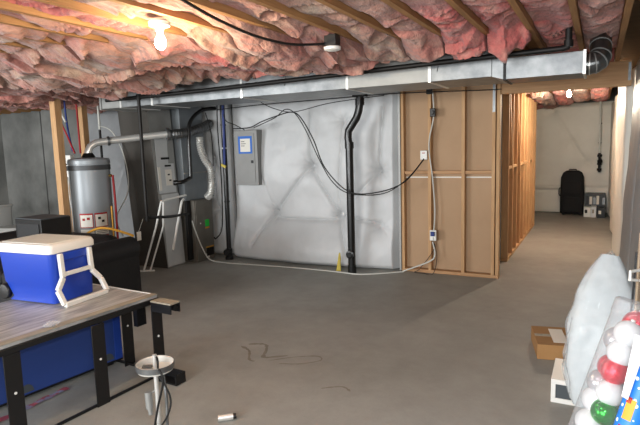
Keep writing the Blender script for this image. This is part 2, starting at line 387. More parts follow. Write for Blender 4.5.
blanket('insulation_blanket', 'cream_wrap', -2.4, XR - .01, .02, 2.36, YFAR - .01, 'cream white insulation blanket covering the far end wall of the corridor',
        [(-.9, 2.2, .1, .05), (-.2, 1.1, .12, .07), (-.55, 1.55, .1, .04)], lambda x, z: .07, [(-2.4, .56, .3, .56, .03, .05), (-.9, 2.2, -.3, 1.2, .03, .02), (-.2, 1.1, .1, 1.9, .03, .02)], 100, 90)
blanket('insulation_blanket', 'cream_wrap', 6.7, 12.7, .02, 2.38, XR, 'cream insulation blanket along the right wall beyond the wooden beam', [(8.2, 1.2, .2, .06), (10, 1.2, .2, .06)],
        lambda x, z: .15 + .05 * math.sin(x * 3.2), [(7.6, .1, 7.6, 2.3, .06, .05), (9.1, .1, 9.1, 2.3, .06, .05), (10.5, .1, 10.5, 2.3, .06, .05)], 150, 50, axis='x')
blanket('insulation_blanket', 'grey_wrap', 1.6, 6.66, .02, 2.395, XR, 'grey faced insulation blanket on the right wall nearer than the wooden beam', [(4.6, 1.3, .15, .05), (5.7, 1.0, .15, .05)],
        lambda x, z: .09 + .09 * max(0, 1 - z / 2.0) * max(0, min(1, (x - 3.6) / 2)), [(5.2, .1, 5.2, 2.3, .04, .04), (5.2, .9, 6.5, 1.6, .04, .02)], 140, 60, axis='x')
# tuft of loose yellow fibre at the foot of the blanket
tf = MB(); rg = []
for k in range(9):
    t = k / 8; rg.append([V((-2.965 + .02 * t + .035 * math.cos(a) * (1 - t * .75) + .012 * fb(k, a), 6.12 + .02 * math.sin(a) * (1 - t * .6), .002 + t * .24)) for a in [2 * PI * q / 10 for q in range(10)]])
tag(tf.loft(rg).build('insulation_tuft', 'yellow'), 'small tuft of yellow fibre poking out at the foot of the white blanket', 'insulation')

# ------------------------------------------------------------------ stud partitions
pw = struct(MB().b2(-2.20, -1.02, 6.512, 6.53, .04, 2.40).build('wall_partition', 'kraft', smooth=False))
for x in (-2.185, -1.84, -1.433, -1.085, -1.035):
    MB().b2(x - .019, x + .019, 6.42, 6.511, .039, 2.36).build('stud', 'pine', pw, .002)
MB().b2(-2.21, -1.015, 6.42, 6.511, 0, .0385).build('bottom_plate', 'pine_x', pw, .002)
MB().b2(-2.21, -1.015, 6.42, 6.511, 2.3605, 2.401).build('top_plate', 'pine_x', pw, .002)
for a, b in ((-2.165, -1.86), (-1.82, -1.453), (-1.413, -1.105)):
    MB().b2(a, b, 6.44, 6.511, 1.24, 1.278).build('blocking', 'pine_x', pw, .002)
o = MB().b2(-2.165, -1.105, 6.5, 6.511, 1.19, 1.205).build('white_seam', 'labelw', pw)
MB().b2(-2.23, -2.206, 6.40, 6.52, .01, 2.30).build('edge_strip', 'galv_dull', pw)
st = MB().b2(-1.1, -1.07, 6.415, 6.4195, 1.95, 2.36)
for k in range(8): st.b2(-1.09, -1.08, 6.4135, 6.4155, 1.98 + k * .045, 1.99 + k * .045)
st.build('strap', 'galv', pw)
# corridor partition
pc = struct(MB().b2(-1.16, -1.148, 7.45, 10.8, .04, 2.3).build('wall_corridor', mat('dim_board', S(150, 132, 112), .85, col2=S(172, 140, 124), scale=5), smooth=False))
ys = [7.42 + .406 * k for k in range(9)] + [10.75]
for y in ys: MB().b2(-1.147, -1.055, y - .019, y + .019, .039, 2.362).build('stud', 'pine', pc, .002)
MB().b2(-1.147, -1.055, 7.38, 10.8, 0, .0385).build('bottom_plate', 'pine', pc, .002)
MB().b2(-1.147, -1.055, 7.38, 10.8, 2.3625, 2.4005).build('top_plate', 'pine', pc, .002)
for k in (0, 1, 3, 4, 6): MB().b2(-1.147, -1.06, ys[k] + .0195, ys[k + 1] - .0195, 1.24, 1.278).build('blocking', 'pine', pc, .002)
for a, b in ((7.45, 7.8), (8.26, 8.6)): MB().bar((-1.08, a, 2.34), (-1.08, b, 1.1), .038, .06, up=(1, 0, 0)).build('brace', 'pine', pc, .002)
o = MB().b2(-1.158, -1.142, 7.34, 7.398, .01, 2.36); o.build('edge_strip', mat('strip_grey', S(150, 152, 155), .4, .3), pc)

# header beam at the corridor mouth
bt = thing('header_beam', 'thick pine beam across the mouth of the corridor under the duct elbow', 'beam', (-.35, 6.46, 2.145))
MB().b2(-1.014, .27, 6.44, 6.518, 2.145, 2.399).build('timber', 'pine_x', bt, .003)
hb = MB().b2(.236, .262, 6.432, 6.4395, 2.2, 2.38)
for k in range(4): hb.lathe([(.0, 0), (.006, 0), (.006, .004), (0, .004)], (.249, 6.43, 2.23 + k * .04), 8, axis=(0, -1, 0))
hb.build('nail_plate', 'galv', bt)
MB().b2(-1.014, .27, 6.519, 6.53, 2.37, 2.399).build('nailer', 'pine_x', bt)

# ------------------------------------------------------------------ ducts
DY0, DY1, DZ0, DZ1 = 4.62, 5.25, 2.145, 2.395
d = thing('trunk_duct', 'long galvanised rectangular duct running below the joists across the room', 'duct', (-3, 4.9, 2.155))
secs = [-5.37, -5.05, -4.55, -3.3, -2.1, -1.32, -.80]
secm = ['galv_dull', 'galv', 'galv', 'galv', 'galv_dull', 'galv']
for k in range(6): MB().b2(secs[k] + .001, secs[k + 1] - .001, DY0, DY1, DZ0, DZ1).build('duct_section', secm[k] if k else 'galv_dull', d, .004)
for x in secs[1:-1]:
    MB().b2(x - .012, x + .012, DY0 - .006, DY1 + .006, DZ0 - .006, DZ1).build('seam', 'bright', d)
MB().b2(-5.40, -5.371, DY0 - .01, DY1 + .01, DZ0 - .01, DZ1).build('end_cap', 'galv_dull', d)
# reducer and small run
MB().hexa([V((-.799, DY0, DZ0)), V((-.799, DY1, DZ0)), V((-.799, DY1, DZ1)), V((-.799, DY0, DZ1))], [V((-.70, DY0, 2.115)), V((-.70, 5.0, 2.115)), V((-.70, 5.0, 2.285)), V((-.70, DY0, 2.285))]).build('reducer', 'galv', d)
MB().b2(-.695, -.12, DY0, 5.0, 2.115, 2.285).build('duct_section', 'galv', d, .004)
MB().b2(-.712, -.69, DY0 - .006, 5.006, 2.108, 2.292).build('drive_cleat', 'iron', d)
MB().b2(-.132, -.112, DY0 - .005, 5.005, 2.11, 2.29).build('seam', 'bright', d)
# round elbow at its right end
el = thing('duct_elbow', 'dark shiny round segmented elbow on the right end of the small duct', 'duct', (0, 4.8, 2.2))
pts = [V((-.121, 4.81, 2.2)), V((-.09, 4.81, 2.2)), V((-.055, 4.815, 2.205)), V((-.028, 4.835, 2.23)), V((-.018, 4.865, 2.265)), V((-.018, 4.90, 2.305)), V((-.018, 4.95, 2.35)), V((-.018, 5.0, 2.385)), V((-.018, 5.06, 2.42))]
e = MB()
for k in range(len(pts) - 1): e.tube([pts[k], pts[k + 1]], .083, 24, caps=False)
e = MB().tube(pts, .08, 24)
e.build('elbow', mat('elbow_tin', S(120, 122, 122), .28, .9), el, ang=12)
for k in (1, 2, 3, 4, 6):
    t = (pts[k] - pts[k - 1]).normalized(); MB().tube([pts[k] - t * .004, pts[k] + t * .004], .084, 24).build('crimp', 'bright' if k == 1 else 'galv_dull', el)

# black iron gas pipe along the duct
gp = thing('gas_pipe', 'black iron gas pipe hung in front of the duct with a drop to the furnace', 'pipe', (-3, 4.4, 2.2))
MB().tube([(-5.06, 4.42, 2.215), (-4.6, 4.42, 2.218), (-3.66, 4.42, 2.225), (-2.5, 4.42, 2.245), (-1.34, 4.42, 2.268), (-.25, 4.42, 2.285)], .021, 12).build('run', 'iron', gp)
MB().tube([(-.27, 4.42, 2.285), (-.235, 4.42, 2.29), (-.225, 4.42, 2.32), (-.225, 4.42, 2.47)], .024, 12).build('riser', 'iron', gp)
MB().lathe([(.0, 0), (.032, 0), (.032, .05), (0, .05)], (-.225, 4.42, 2.29), 12).build('elbow_fitting', 'iron', gp)
MB().tube([(-4.55, 4.42, 2.215), (-4.55, 4.42, .86)], .019, 12).build('drop', 'iron', gp)
MB().lathe([(.0, 0), (.028, 0), (.028, .06), (0, .06)], (-4.55, 4.42, 2.19), 12).build('tee', 'iron', gp)
MB().tube([(-4.55, 4.42, .87), (-4.56, 4.5, .865), (-4.75, 5.0, .80), (-5.12, 5.76, .73)], .018, 10, smooth=4).build('branch', 'iron', gp)
MB().lathe([(.0, 0), (.027, 0), (.027, .06), (0, .06)], (-4.55, 4.42, .83), 12).build('tee', 'iron', gp)
for x in (-4.0, -2.66, -1.2): MB().tube([(x, 4.42, 2.20), (x, 4.445, 2.24), (x, 4.445, 2.395)], .004, 6).build('hanger', 'galv', gp)

# ------------------------------------------------------------------ furnace group
fu = thing('furnace', 'gas furnace cabinet with green sticker and tall sheet metal ducts', 'furnace', (-5.3, 5.8, 0))
lo = [V((-5.80, 5.42, .001)), V((-5.25, 5.42, .001)), V((-5.25, 5.77, .001)), V((-5.80, 5.77, .001))]
hi = [V((-5.90, 5.32, 2.36)), V((-5.36, 5.32, 2.36)), V((-5.34, 5.74, 2.36)), V((-5.90, 5.74, 2.36))]
rb = MB().hexa(lo, hi).build('return_duct', 'galv_dull', fu, .004)
def onface(y, z, o=.003):  # point on the +X face of the return duct
    t = z / 2.36; return V((-5.25 - .1 * t * 1.0 + o, y, z))
def facepatch(y0, y1, z0, z1, m, name, parent, o=.006, th=.004):
    p = [onface(y0, z0, o), onface(y1, z0, o), onface(y1, z1, o), onface(y0, z1, o)]
    q = [a - V((th, 0, 0)) for a in p]; return MB().hexa(q, p).build(name, m, parent)
# darker sheet over the front side of the return duct
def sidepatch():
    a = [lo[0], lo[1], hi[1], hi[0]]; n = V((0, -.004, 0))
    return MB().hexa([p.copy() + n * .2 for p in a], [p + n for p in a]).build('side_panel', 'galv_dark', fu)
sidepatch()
M['panel_tin'] = mat('panel_tin', S(186, 189, 190), .45, .15, col2=S(206, 208, 207), scale=3)
facepatch(5.43, 5.765, .02, 1.02, 'panel_tin', 'access_panel', fu)
facepatch(5.40, 5.72, 1.04, 1.86, 'panel_tin', 'access_panel', fu)
facepatch(5.48, 5.64, 1.50, 1.53, 'black_mark', 'slot', fu, .009); facepatch(5.54, 5.66, 1.40, 1.425, 'black_mark', 'slot', fu, .009)
facepatch(5.54, 5.66, 1.14, 1.36, 'labelw', 'label', fu, .009); facepatch(5.40, 5.45, 1.08, 1.40, 'labelw', 'label', fu, .009)
facepatch(5.58, 5.62, 1.28, 1.30, 'black_mark', 'label_print', fu, .0105); facepatch(5.60, 5.64, 1.20, 1.22, 'black_mark', 'label_print', fu, .0105)
pl = MB().hexa([V((-5.70, 5.80, .90)), V((-5.2, 5.80, .90)), V((-5.2, 6.30, .90)), V((-5.70, 6.30, .90))], [V((-5.75, 5.79, 2.36)), V((-5.22, 5.79, 2.36)), V((-5.22, 6.28, 2.36)), V((-5.75, 6.28, 2.36))]).build('supply_plenum', mat('plenum_tin', S(128, 134, 138), .45, .5, col2=S(146, 152, 156), scale=4), fu, .004)
MB().b2(-5.205, -5.19, 5.80, 6.30, 1.28, 1.30).build('seam', 'galv_dull', fu)
MB().b2(-5.75, -5.1, 5.86, 6.26, .001, .90).build('cabinet', 'furnace', fu, .006)
MB().b2(-5.099, -5.088, 5.875, 6.245, .02, .89).build('door', 'furnace', fu, .003)
MB().b2(-5.0875, -5.085, 6.06, 6.15, .50, .60).build('green_sticker', 'green', fu); MB().b2(-5.0875, -5.085, 6.06, 6.15, .47, .492).build('orange_sticker', 'orange', fu)
MB().b2(-5.0875, -5.085, 5.95, 5.97, .55, .57).build('badge', 'labelw', fu)
MB().b2(-5.0875, -5.084, 6.06, 6.22, .06, .18).build('opening', 'black_mark', fu); MB().b2(-5.0875, -5.0855, 6.05, 6.23, .18, .20).build('warning_strip', 'orange', fu)
MB().b2(-5.0875, -5.0855, 6.05, 6.12, .03, .10).build('warning_label', 'labelw', fu)
MB().b2(-5.2, -5.16, 5.775, 5.855, .05, .9).build('filter_slot', 'black_mark', fu)

# vent pipe heater -> furnace -> wall
HX, HY = -5.72, 4.65
vp = thing('vent_pipe', 'shiny horizontal vent pipe from water heater to the furnace flue', 'pipe', (HX, HY, 1.6))
MB().tube([(HX, HY, 1.575), (HX, HY, 1.63), (HX + .012, HY + .03, 1.70), (HX + .05, HY + .09, 1.745), (HX + .09, HY + .17, 1.76), (-5.13, 5.46, 1.84)], .045, 20).build('pipe', 'bright', vp, ang=25)
MB().lathe([(.056, 0), (.06, .0), (.06, .03), (.056, .03)], (HX + .12, HY + .21, 1.765), 20, axis=(.59, .81, .08)).build('joint_ring', 'galv', vp)
rbp = [V((-5.13, 5.46, 1.84)), V((-5.08, 5.56, 1.84)), V((-5.06, 5.72, 1.855)), V((-5.07, 5.95, 1.90)), V((-5.10, 6.2, 1.96)), V((-5.14, 6.34, 2.0))]
P_ = spline(rbp, 8); rr = [.055 + (.011 if k % 2 else 0) for k in range(len(P_))]
MB().tube(P_, rr, 18).build('ribbed_section', 'galv', vp, ang=10)
MB().lathe([(.05, -.02), (.085, -.02), (.085, .02), (.05, .02)], (-5.13, 5.46, 1.838), 20, axis=(.59, .81, .08)).build('collar', 'galv', vp)
fx = spline([V((-4.99, 5.93, 1.80)), V((-4.985, 5.93, 1.66)), V((-4.97, 5.98, 1.50)), V((-4.94, 6.07, 1.34)), V((-4.95, 6.09, 1.15)), V((-4.97, 6.08, 1.0)), V((-5.04, 6.08, .93))], 12)
tag(MB().tube(fx, [.043 + (.013 if k % 2 else 0) for k in range(len(fx))], 18).build('flex_duct', 'bright', ang=10), 'ribbed aluminium flexible duct curving down onto the furnace cabinet', 'duct')
fl = thing('black_flue_pipe', 'black plastic pipe dropping beside the plenum with elbow at its foot', 'pipe', (-5.02, 5.72, 1.2))
MB().tube([(-4.9, 6.2, 2.2), (-4.98, 6.0, 2.17), (-5.0, 5.78, 2.02), (-5.0, 5.72, 1.8), (-5.0, 5.71, 1.3), (-5.0, 5.68, 1.235), (-5.03, 5.56, 1.19), (-5.10, 5.50, 1.185)], .027, 12, smooth=4).build('pipe', 'abs_', fl)
MB().lathe([(0, 0), (.035, 0), (.035, .05), (0, .05)], (-5.11, 5.49, 1.185), 14, axis=(.9, .5, 0)).build('coupling', 'abs_', fl)

# white A-shaped frame leaning on the furnace
wf = thing('tubular_frame', 'white tubular stand frame leaning in front of the furnace', 'frame', (-5.1, 5.1, 0))
c1, c2 = V((-5.12, 5.24, .95)), V((-5.06, 5.66, 1.0))
MB().tube([(-5.42, 5.14, .012), (-5.2, 5.2, .62), c1], .013, 10).build('leg', 'white', wf)
MB().tube([(-5.36, 5.2, .012), (-5.14, 5.27, .62), c1 + V((.02, .02, 0))], .011, 10).build('leg', 'white', wf)
MB().tube([c1, c1 + V((.0, .1, .02)), c2], .014, 10).build('crossbar', 'white', wf)
MB().tube([V((-5.02, 5.56, .955)), V((-5.0, 5.5, .93)), V((-4.93, 5.2, .32))], .017, 10).build('leg', 'white', wf)
MB().tube([(-5.52, 5.08, .012), (-5.3, 5.22, .012)], .012, 8).build('foot', 'white', wf)
tag(MB().b2(-4.602, -4.598, 4.30, 4.36, .62, .72).build('paper_tag', 'labelw'), 'small white paper tag hanging near the gas line above the sofa', 'tag')
# the string that holds the tag
MB().tube([(-4.6, 4.33, .72), (-4.575, 4.38, .86)], .002, 5).build('string', 'whitecable', bpy.data.objects['paper_tag'])

# ------------------------------------------------------------------ water heater
wh = thing('water_heater', 'grey cylindrical water heater with warning labels and dark strap', 'water heater', (HX, HY, 0))
MB().lathe([(0, .04), (.235, .04), (.245, .06), (.245, 1.47), (.24, 1.49)], (HX, HY, 0), 48).build('tank', 'heater', wh)
MB().lathe([(.24, 1.48), (.252, 1.485), (.252, 1.53), (.235, 1.55), (.1, 1.565), (0, 1.565)], (HX, HY, 0), 48).build('top_cap', 'heater', wh)
MB().lathe([(.247, 1.41), (.253, 1.412), (.253, 1.468), (.247, 1.47)], (HX, HY, 0), 48).build('strap', 'band', wh)
MB().b2(HX - .31, HX - .2, HY - .16, HY - .15, 1.412, 1.465).build('strap_end', 'band', wh)
MB().lathe([(.07, 1.565), (.085, 1.57), (.06, 1.61), (.052, 1.62)], (HX, HY, 0), 24).build('draft_hood', 'iron', wh)
for a in (0, 120, 240): MB().box((HX + .2 * math.cos(math.radians(a)), HY + .2 * math.sin(math.radians(a)), .021), (.05, .05, .04)).build('foot', 'iron', wh)
def onheater(a0, a1, z0, z1, m, name, r=.2475):
    mb = MB(); n = 12; va = [math.radians(a0 + (a1 - a0) * k / n) for k in range(n + 1)]
    rg = [[V((HX + rr_ * math.cos(a), HY + rr_ * math.sin(a), z)) for rr_, z in ((r - .002, z0), (r, z0), (r, z1), (r - .002, z1))] for a in va]
    return mb.loft(rg).build(name, m, wh)
c0 = math.degrees(math.atan2(-HY, -HX)) - 6  # facing the viewer
for a, b in ((-33, 5), (9, 47)):
    onheater(c0 + a, c0 + b, .70, .88, 'red', 'label_border'); onheater(c0 + a + 2, c0 + b - 2, .71, .86, 'labelw', 'warning_label', .2485)
for a, z in ((-25, .79), (-12, .80), (18, .80), (28, .76)): onheater(c0 + a, c0 + a + 8, z, z + .03, 'red' if a < 0 else 'black_mark', 'label_mark', .2492)
onheater(c0 + 9, c0 + 47, .56, .60, 'red', 'label_border'); onheater(c0 + 9, c0 + 47, .61, .69, 'labelw', 'instruction_label', .2482)
for k in range(3): onheater(c0 + 12, c0 + 44, .625 + k * .022, .631 + k * .022, 'black_mark', 'label_mark', .249)
onheater(c0 - 33, c0 + 5, .44, .68, 'labelw', 'instruction_label', .2482)
# relief valve with red pipe
MB().tube([(HX + .17, HY + .10, 1.33), (HX + .25, HY + .12, 1.33)], .018, 10).build('relief_valve', mat('brass', S(170, 140, 70), .4, .8), wh)
MB().tube([(HX + .26, HY + .13, 1.335), (HX + .27, HY + .13, 1.0), (HX + .27, HY + .12, .35)], .014, 10).build('relief_pipe', 'red', wh)
MB().tube([(HX + .285, HY + .05, .55), (HX + .285, HY + .05, .95)], .010, 8).build('gas_line', 'orange', wh)
tag(MB().tube([(-5.35, 4.2, .60), (-5.3, 4.2, .68), (-5.1, 4.2, .755), (-4.9, 4.2, .76), (-4.66, 4.18, .73), (-4.5, 4.15, .71)], .014, 8, smooth=5).build('orange_hose', 'orange'), 'orange flexible hose running over the back of the black sofa', 'hose')

# wooden posts, pipes and a white box beside the heater
p1 = tag(MB().b2(-5.825, -5.735, 4.245, 4.335, 0, 2.40).build('wooden_post', 'pine', None, .003), 'bare pine post standing just left of the water heater', 'post')
p1.location.x += 0
p2 = tag(MB().b2(-6.545, -6.455, 5.2, 5.29, 0, 2.40).build('wooden_post', 'pine', None, .003), 'bare pine post standing directly behind the water heater', 'post')
for pts_, m, r, lab in (([(-6.15, 4.70, 2.62), (-6.17, 4.72, 2.15), (-6.25, 4.8, 1.9), (-6.2, 4.8, 1.65)], 'bluepex', .012, 'thin blue water pipe curving down behind the pine post'),
                        ([(-6.05, 4.80, 2.62), (-6.05, 4.80, 1.62)], 'red', .012, 'straight red water pipe left of the post behind the heater'),
                        ([(-6.2, 4.66, 2.62), (-6.26, 4.7, 2.1), (-6.2, 4.74, 1.85), (-6.08, 4.74, 1.62)], 'red', .011, 'curving red water pipe crossing behind the blue one'),
                        ([(-6.12, 4.6, 2.62), (-6.14, 4.62, 2.2), (-6.05, 4.62, 2.02)], 'whitecable', .013, 'white water pipe stub next to the left pine post'),
                        ([(-6.3, 5.35, 2.62), (-6.3, 5.35, 1.95)], 'whitecable', .016, 'white pipe hanging right of the post behind the heater')):
    tag(MB().tube(pts_, r, 10, smooth=5).build('water_pipe', m), lab, 'pipe')
tag(MB().tube([(-6.3, 5.35, 1.94), (-6.3, 5.35, 1.7), (-6.3, 5.35, .005)], .017, 10).build('water_pipe', 'iron'), 'dark pipe below the white pipe behind the heater', 'pipe')
wbx = thing('control_box', 'white control box beside the top of the water heater', 'box', (-6.12, 4.72, 1.42))
wbx.location = (-6.18, 4.5, 0)
MB().b2(-6.22, -6.0, 4.60, 4.66, 1.32, 1.60).build('case', 'white', wbx, .005)
MB().b2(-6.2, -6.02, 4.597, 4.5995, 1.475, 1.49).build('dark_line', 'black_mark', wbx); MB().b2(-6.2, -6.02, 4.597, 4.5995, 1.40, 1.41).build('dark_line', 'black_mark', wbx)
MB().tube([(-6.1, 4.63, 1.32), (-6.12, 4.63, 1.1), (-6.05, 4.63, .6), (-6.05, 4.63, .1)], .008, 8, smooth=4).build('conduit', 'whitecable', wbx)
MB().b2(-6.15, -6.05, 4.66, 4.70, .0, 1.5).build('backing_board', 'pine', wbx)
# thin white cords near the heater
for pts_, lab in (([(-6.3, 5.33, 2.0), (-6.0, 5.3, 1.9), (-5.78, 5.28, 1.55), (-5.75, 5.28, 1.1), (-5.70, 5.0, .75), (-5.6, 5.0, .5)], 'thin white cord looping down behind the vent pipe'),):
    tag(MB().tube(pts_, .007, 6, smooth=6).build('cord', 'whitecable'), lab, 'cord')

# ------------------------------------------------------------------ tall dark pipe bundle, vent stack, electrical panel
dp = thing('drain_pipe', 'straight dark pipe with cables strapped to it left of the electrical panel', 'pipe', (-4.8, 6.2, 0))
MB().tube([(-4.80, 6.22, .03), (-4.79, 6.22, 1.1), (-4.79, 6.22, 2.36)], .035, 14).build('pipe', 'abs_', dp)
MB().lathe([(0, 0), (.06, 0), (.06, .04), (.05, .05), (.05, .16), (0, .16)], (-4.80, 6.22, .001), 16).build('foot_fitting', 'abs_', dp)
MB().lathe([(0, 0), (.045, 0), (.045, .05), (0, .05)], (-4.80, 6.18, .12), 14, axis=(.3, -1, 0)).build('cleanout', 'iron', dp)
MB().tube([(-4.74, 6.17, 2.3), (-4.74, 6.165, 1.9), (-4.745, 6.165, 1.75), (-4.76, 6.165, 1.4)], .018, 8).build('blue_cable', 'bluepex', dp)
MB().tube([(-4.84, 6.17, 2.3), (-4.85, 6.165, 1.9), (-4.83, 6.165, 1.2), (-4.86, 6.165, .5), (-4.95, 6.12, .32), (-4.98, 6.12, .34)], .009, 8, smooth=4).build('black_cable', 'cable', dp)
MB().box((-4.79, 6.175, 1.38), (.09, .02, .035), Matrix.Rotation(.4, 3, 'Y')).build('yellow_tape', 'yellow', dp)
for z in (1.95, 1.62, .85): MB().lathe([(.037, 0), (.041, 0), (.041, .02), (.037, .02)], (-4.79, 6.22, z), 14).build('tie', 'white' if z == 1.62 else 'iron', dp)

vs = thing('vent_stack', 'black drain stack with a sideways offset in front of the white blanket', 'pipe', (-2.76, 6.12, 0))
MB().tube([(-2.755, 6.08, .03), (-2.755, 6.08, 1.60), (-2.77, 6.08, 1.72), (-2.76, 6.08, 1.80), (-2.65, 6.08, 1.95), (-2.62, 6.08, 2.03), (-2.60, 6.08, 2.14), (-2.60, 6.08, 2.39)], .048, 18).build('pipe', 'abs_', vs, ang=50)
MB().lathe([(0, 0), (.055, 0), (.055, .1), (.05, .1), (0, .1)], (-2.755, 6.08, .001), 18).build('base_hub', 'abs_', vs)
MB().lathe([(0, 0), (.05, 0), (.05, .03), (.04, .034), (.03, .034), (.03, .04), (0, .04)], (-2.755, 6.04, .25), 18, axis=(0, -1, 0)).build('cleanout', 'abs_', vs)
for z, x in ((1.58, -2.755), (2.10, -2.603)): MB().lathe([(.049, 0), (.057, 0), (.057, .08), (.049, .08)], (x, 6.08, z), 18).build('coupling', 'abs_', vs)
MB().b2(-2.68, -2.52, 6.03, 6.13, 2.20, 2.25).build('hanger_clamp', 'iron', vs)

ep = thing('electrical_panel', 'grey electrical breaker panel with a blue bordered notice', 'panel', (-4.43, 6.3, 1.1))
ey = 6.28
MB().b2(-4.63, -4.265, ey, YB, 1.10, 1.875).build('box', 'steel', ep, .004)
MB().b2(-4.64, -4.255, ey - .012, ey, 1.095, 1.87).build('cover', 'steel', ep, .003)
MB().b2(-4.585, -4.30, ey - .02, ey - .0125, 1.14, 1.825).build('door', 'steel', ep, .002)
MB().b2(-4.57, -4.335, ey - .0225, ey - .0205, 1.545, 1.79).build('notice_border', 'labelb', ep); MB().b2(-4.535, -4.365, ey - .0245, ey - .023, 1.57, 1.755).build('notice_paper', 'labelw', ep)
for k in range(3): MB().b2(-4.52, -4.46 + .02 * (k % 2), ey - .0255, ey - .0248, 1.71 - .03 * k, 1.718 - .03 * k).build('notice_print', 'black_mark', ep)
MB().b2(-4.36, -4.325, ey - .03, ey - .0205, 1.41, 1.45).build('latch', 'black', ep)

# cables: slack black lines over the blanket
def cbl(pts_, lab, r=.006, m='cable', name='cable'):
    return tag(MB().tube(pts_, r, 7, smooth=6).build(name, m), lab, 'cable')
cbl([(-4.78, 6.1, 2.17), (-4.0, 5.95, 2.18), (-3.0, 5.95, 2.19), (-2.2, 6.15, 2.215), (-1.2, 6.38, 2.20), (-1.0, 6.41, 2.2)], 'black cable stretched nearly level from dark pipe to the stud wall')
cbl([(-4.6, 6.2, 1.90), (-4.25, 6.1, 1.90), (-3.95, 5.94, 1.96), (-3.72, 5.94, 2.02), (-3.49, 5.94, 2.06), (-3.34, 5.92, 1.98), (-3.17, 5.92, 1.7), (-3.02, 5.92, 1.35), (-2.73, 5.96, 1.06), (-2.4, 6.02, 1.04), (-2.1, 6.2, 1.15), (-1.9, 6.38, 1.42)],
    'long black cable looping from above the panel down to the white receptacle', .0075)
cbl([(-4.25, 6.2, 1.90), (-3.75, 5.95, 2.0), (-3.58, 5.95, 2.10), (-3.44, 5.95, 2.04), (-3.28, 5.93, 1.82), (-3.1, 5.93, 1.45), (-2.92, 5.93, 1.17), (-2.7, 5.96, 1.03), (-2.3, 6.05, 1.03), (-2.05, 6.2, 1.2), (-1.9, 6.385, 1.43)],
    'second black cable hanging just inside the long looping one', .006)
cbl([(-3.95, 5.95, 2.21), (-3.75, 5.95, 2.12), (-3.45, 5.93, 2.06), (-3.0, 5.93, 2.13), (-2.66, 6.02, 2.17), (-2.3, 6.12, 2.2)], 'black cable drooping shallowly below the level one', .005)
cbl([(-4.70, 6.12, 2.1), (-4.6, 6.05, 2.0), (-4.50, 6.1, 1.95), (-4.48, 6.3, 1.88)], 'short black cable entering the top left of the electrical panel', .006)
cbl([(-5.0, 6.1, 2.14), (-4.93, 6.12, 1.8), (-4.93, 6.12, 1.3), (-4.95, 6.12, .95)], 'black cable dropping beside the ribbed flexible duct', .007)
cbl([(-5.10, 5.80, .62), (-5.06, 5.80, .5), (-5.0, 5.85, .25), (-4.92, 5.92, .05), (-4.7, 5.97, .01), (-4.28, 5.99, .01), (-3.57, 6.04, .01), (-2.95, 6.03, .01), (-2.6, 6.02, .01), (-2.2, 6.3, .01), (-2.13, 6.33, .03), (-1.83, 6.37, .16), (-1.765, 6.38, .25), (-1.79, 6.37, .41)],
    'white extension cord snaking along the floor from furnace to the stud wall outlet', .009, 'whitecable', 'extension_cord')
cbl([(-1.80, 6.4, 2.3), (-1.78, 6.4, 1.95), (-1.84, 6.4, 1.6), (-1.80, 6.41, 1.2), (-1.77, 6.405, .8), (-1.785, 6.4, .52)], 'pale cable running down the second stud of the partition', .008, 'whitecable')
cbl([(-1.78, 6.39, .40), (-1.78, 6.37, .3), (-1.95, 6.36, .06), (-2.02, 6.36, .01), (-1.9, 6.34, .01), (-1.78, 6.35, .012), (-1.74, 6.38, .2), (-1.77, 6.395, .38)], 'thin dark cord looping to the floor under the outlet', .004)
ob = thing('outlet_box', 'white electrical outlet with a blue plug low on the stud', 'outlet', (-1.79, 6.4, .42))
MB().b2(-1.83, -1.75, 6.385, 6.4195, .42, .55).build('faceplate', 'white', ob, .004)
MB().b2(-1.815, -1.765, 6.355, 6.3845, .48, .535).build('plug', 'bluepex', ob, .006); MB().b2(-1.80, -1.78, 6.365, 6.3845, .43, .46).build('plug', 'white', ob, .003)
rc = thing('receptacle', 'white square receptacle on the partition ending the black cables', 'outlet', (-1.9, 6.4, 1.4))
MB().b2(-1.945, -1.861, 6.385, 6.5115, 1.42, 1.53).build('case', 'white', rc, .004); MB().b2(-1.92, -1.885, 6.382, 6.3845, 1.495, 1.505).build('red_mark', 'red', rc)
jb = thing('junction_box', 'black junction box near the top of the second partition stud', 'box', (-1.78, 6.4, 1.93))
MB().b2(-1.82, -1.755, 6.37, 6.4195, 1.93, 2.03).build('case', 'black', jb, .006); MB().lathe([(0, 0), (.025, 0), (.02, .02), (0, .02)], (-1.787, 6.37, 1.98), 14, axis=(0, -1, 0)).build('knob', 'black', jb)
tag(MB().b2(-1.86, -1.79, 6.36, 6.4195, 2.2, 2.26).build('cable_clamp', 'iron', None, .004), 'dark cable clamp at the top of the partition under the duct', 'clamp')

# ------------------------------------------------------------------ lights in the ceiling
def lampholder(x, y, lit, label):
    t = thing('ceiling_light', label, 'lamp', (x, y, 2.40))
    MB().lathe([(0, 0), (.05, -.0), (.066, -.012), (.062, -.035), (.034, -.045), (.024, -.06), (0, -.06)], (x, y, 2.401), 28).build('socket', 'ceramic', t)
    bm_ = mat('bulb_glow', (1, .9, .7), .3, emit=(1, .82, .56), estr=lit)
    MB().lathe([(.013, 0), (.016, -.02), (.03, -.05), (.034, -.075), (.026, -.10), (.012, -.112), (.001, -.115)], (x, y, 2.342), 24).build('bulb', bm_, t)
    return t
def lamp(x, y, z, e, col, r, name='lamp'):
    L = bpy.data.lights.new(name, 'POINT'); L.energy = e; L.color = col; L.shadow_soft_size = r
    o = bpy.data.objects.new(name, L); COL.objects.link(o); o.location = (x, y, z); return o
BX, BY = -2.36, 2.50
lampholder(BX, BY, 60, 'lit bare bulb in a ceiling lampholder above the folding table side')
lamp(BX, BY, 2.18, 22, (1, .78, .50), .04)
lampholder(-.425, 8.8, 60, 'lit bare bulb on the corridor ceiling beyond the beam')
lamp(-.425, 8.8, 2.18, 66, (1, .87, .68), .04)
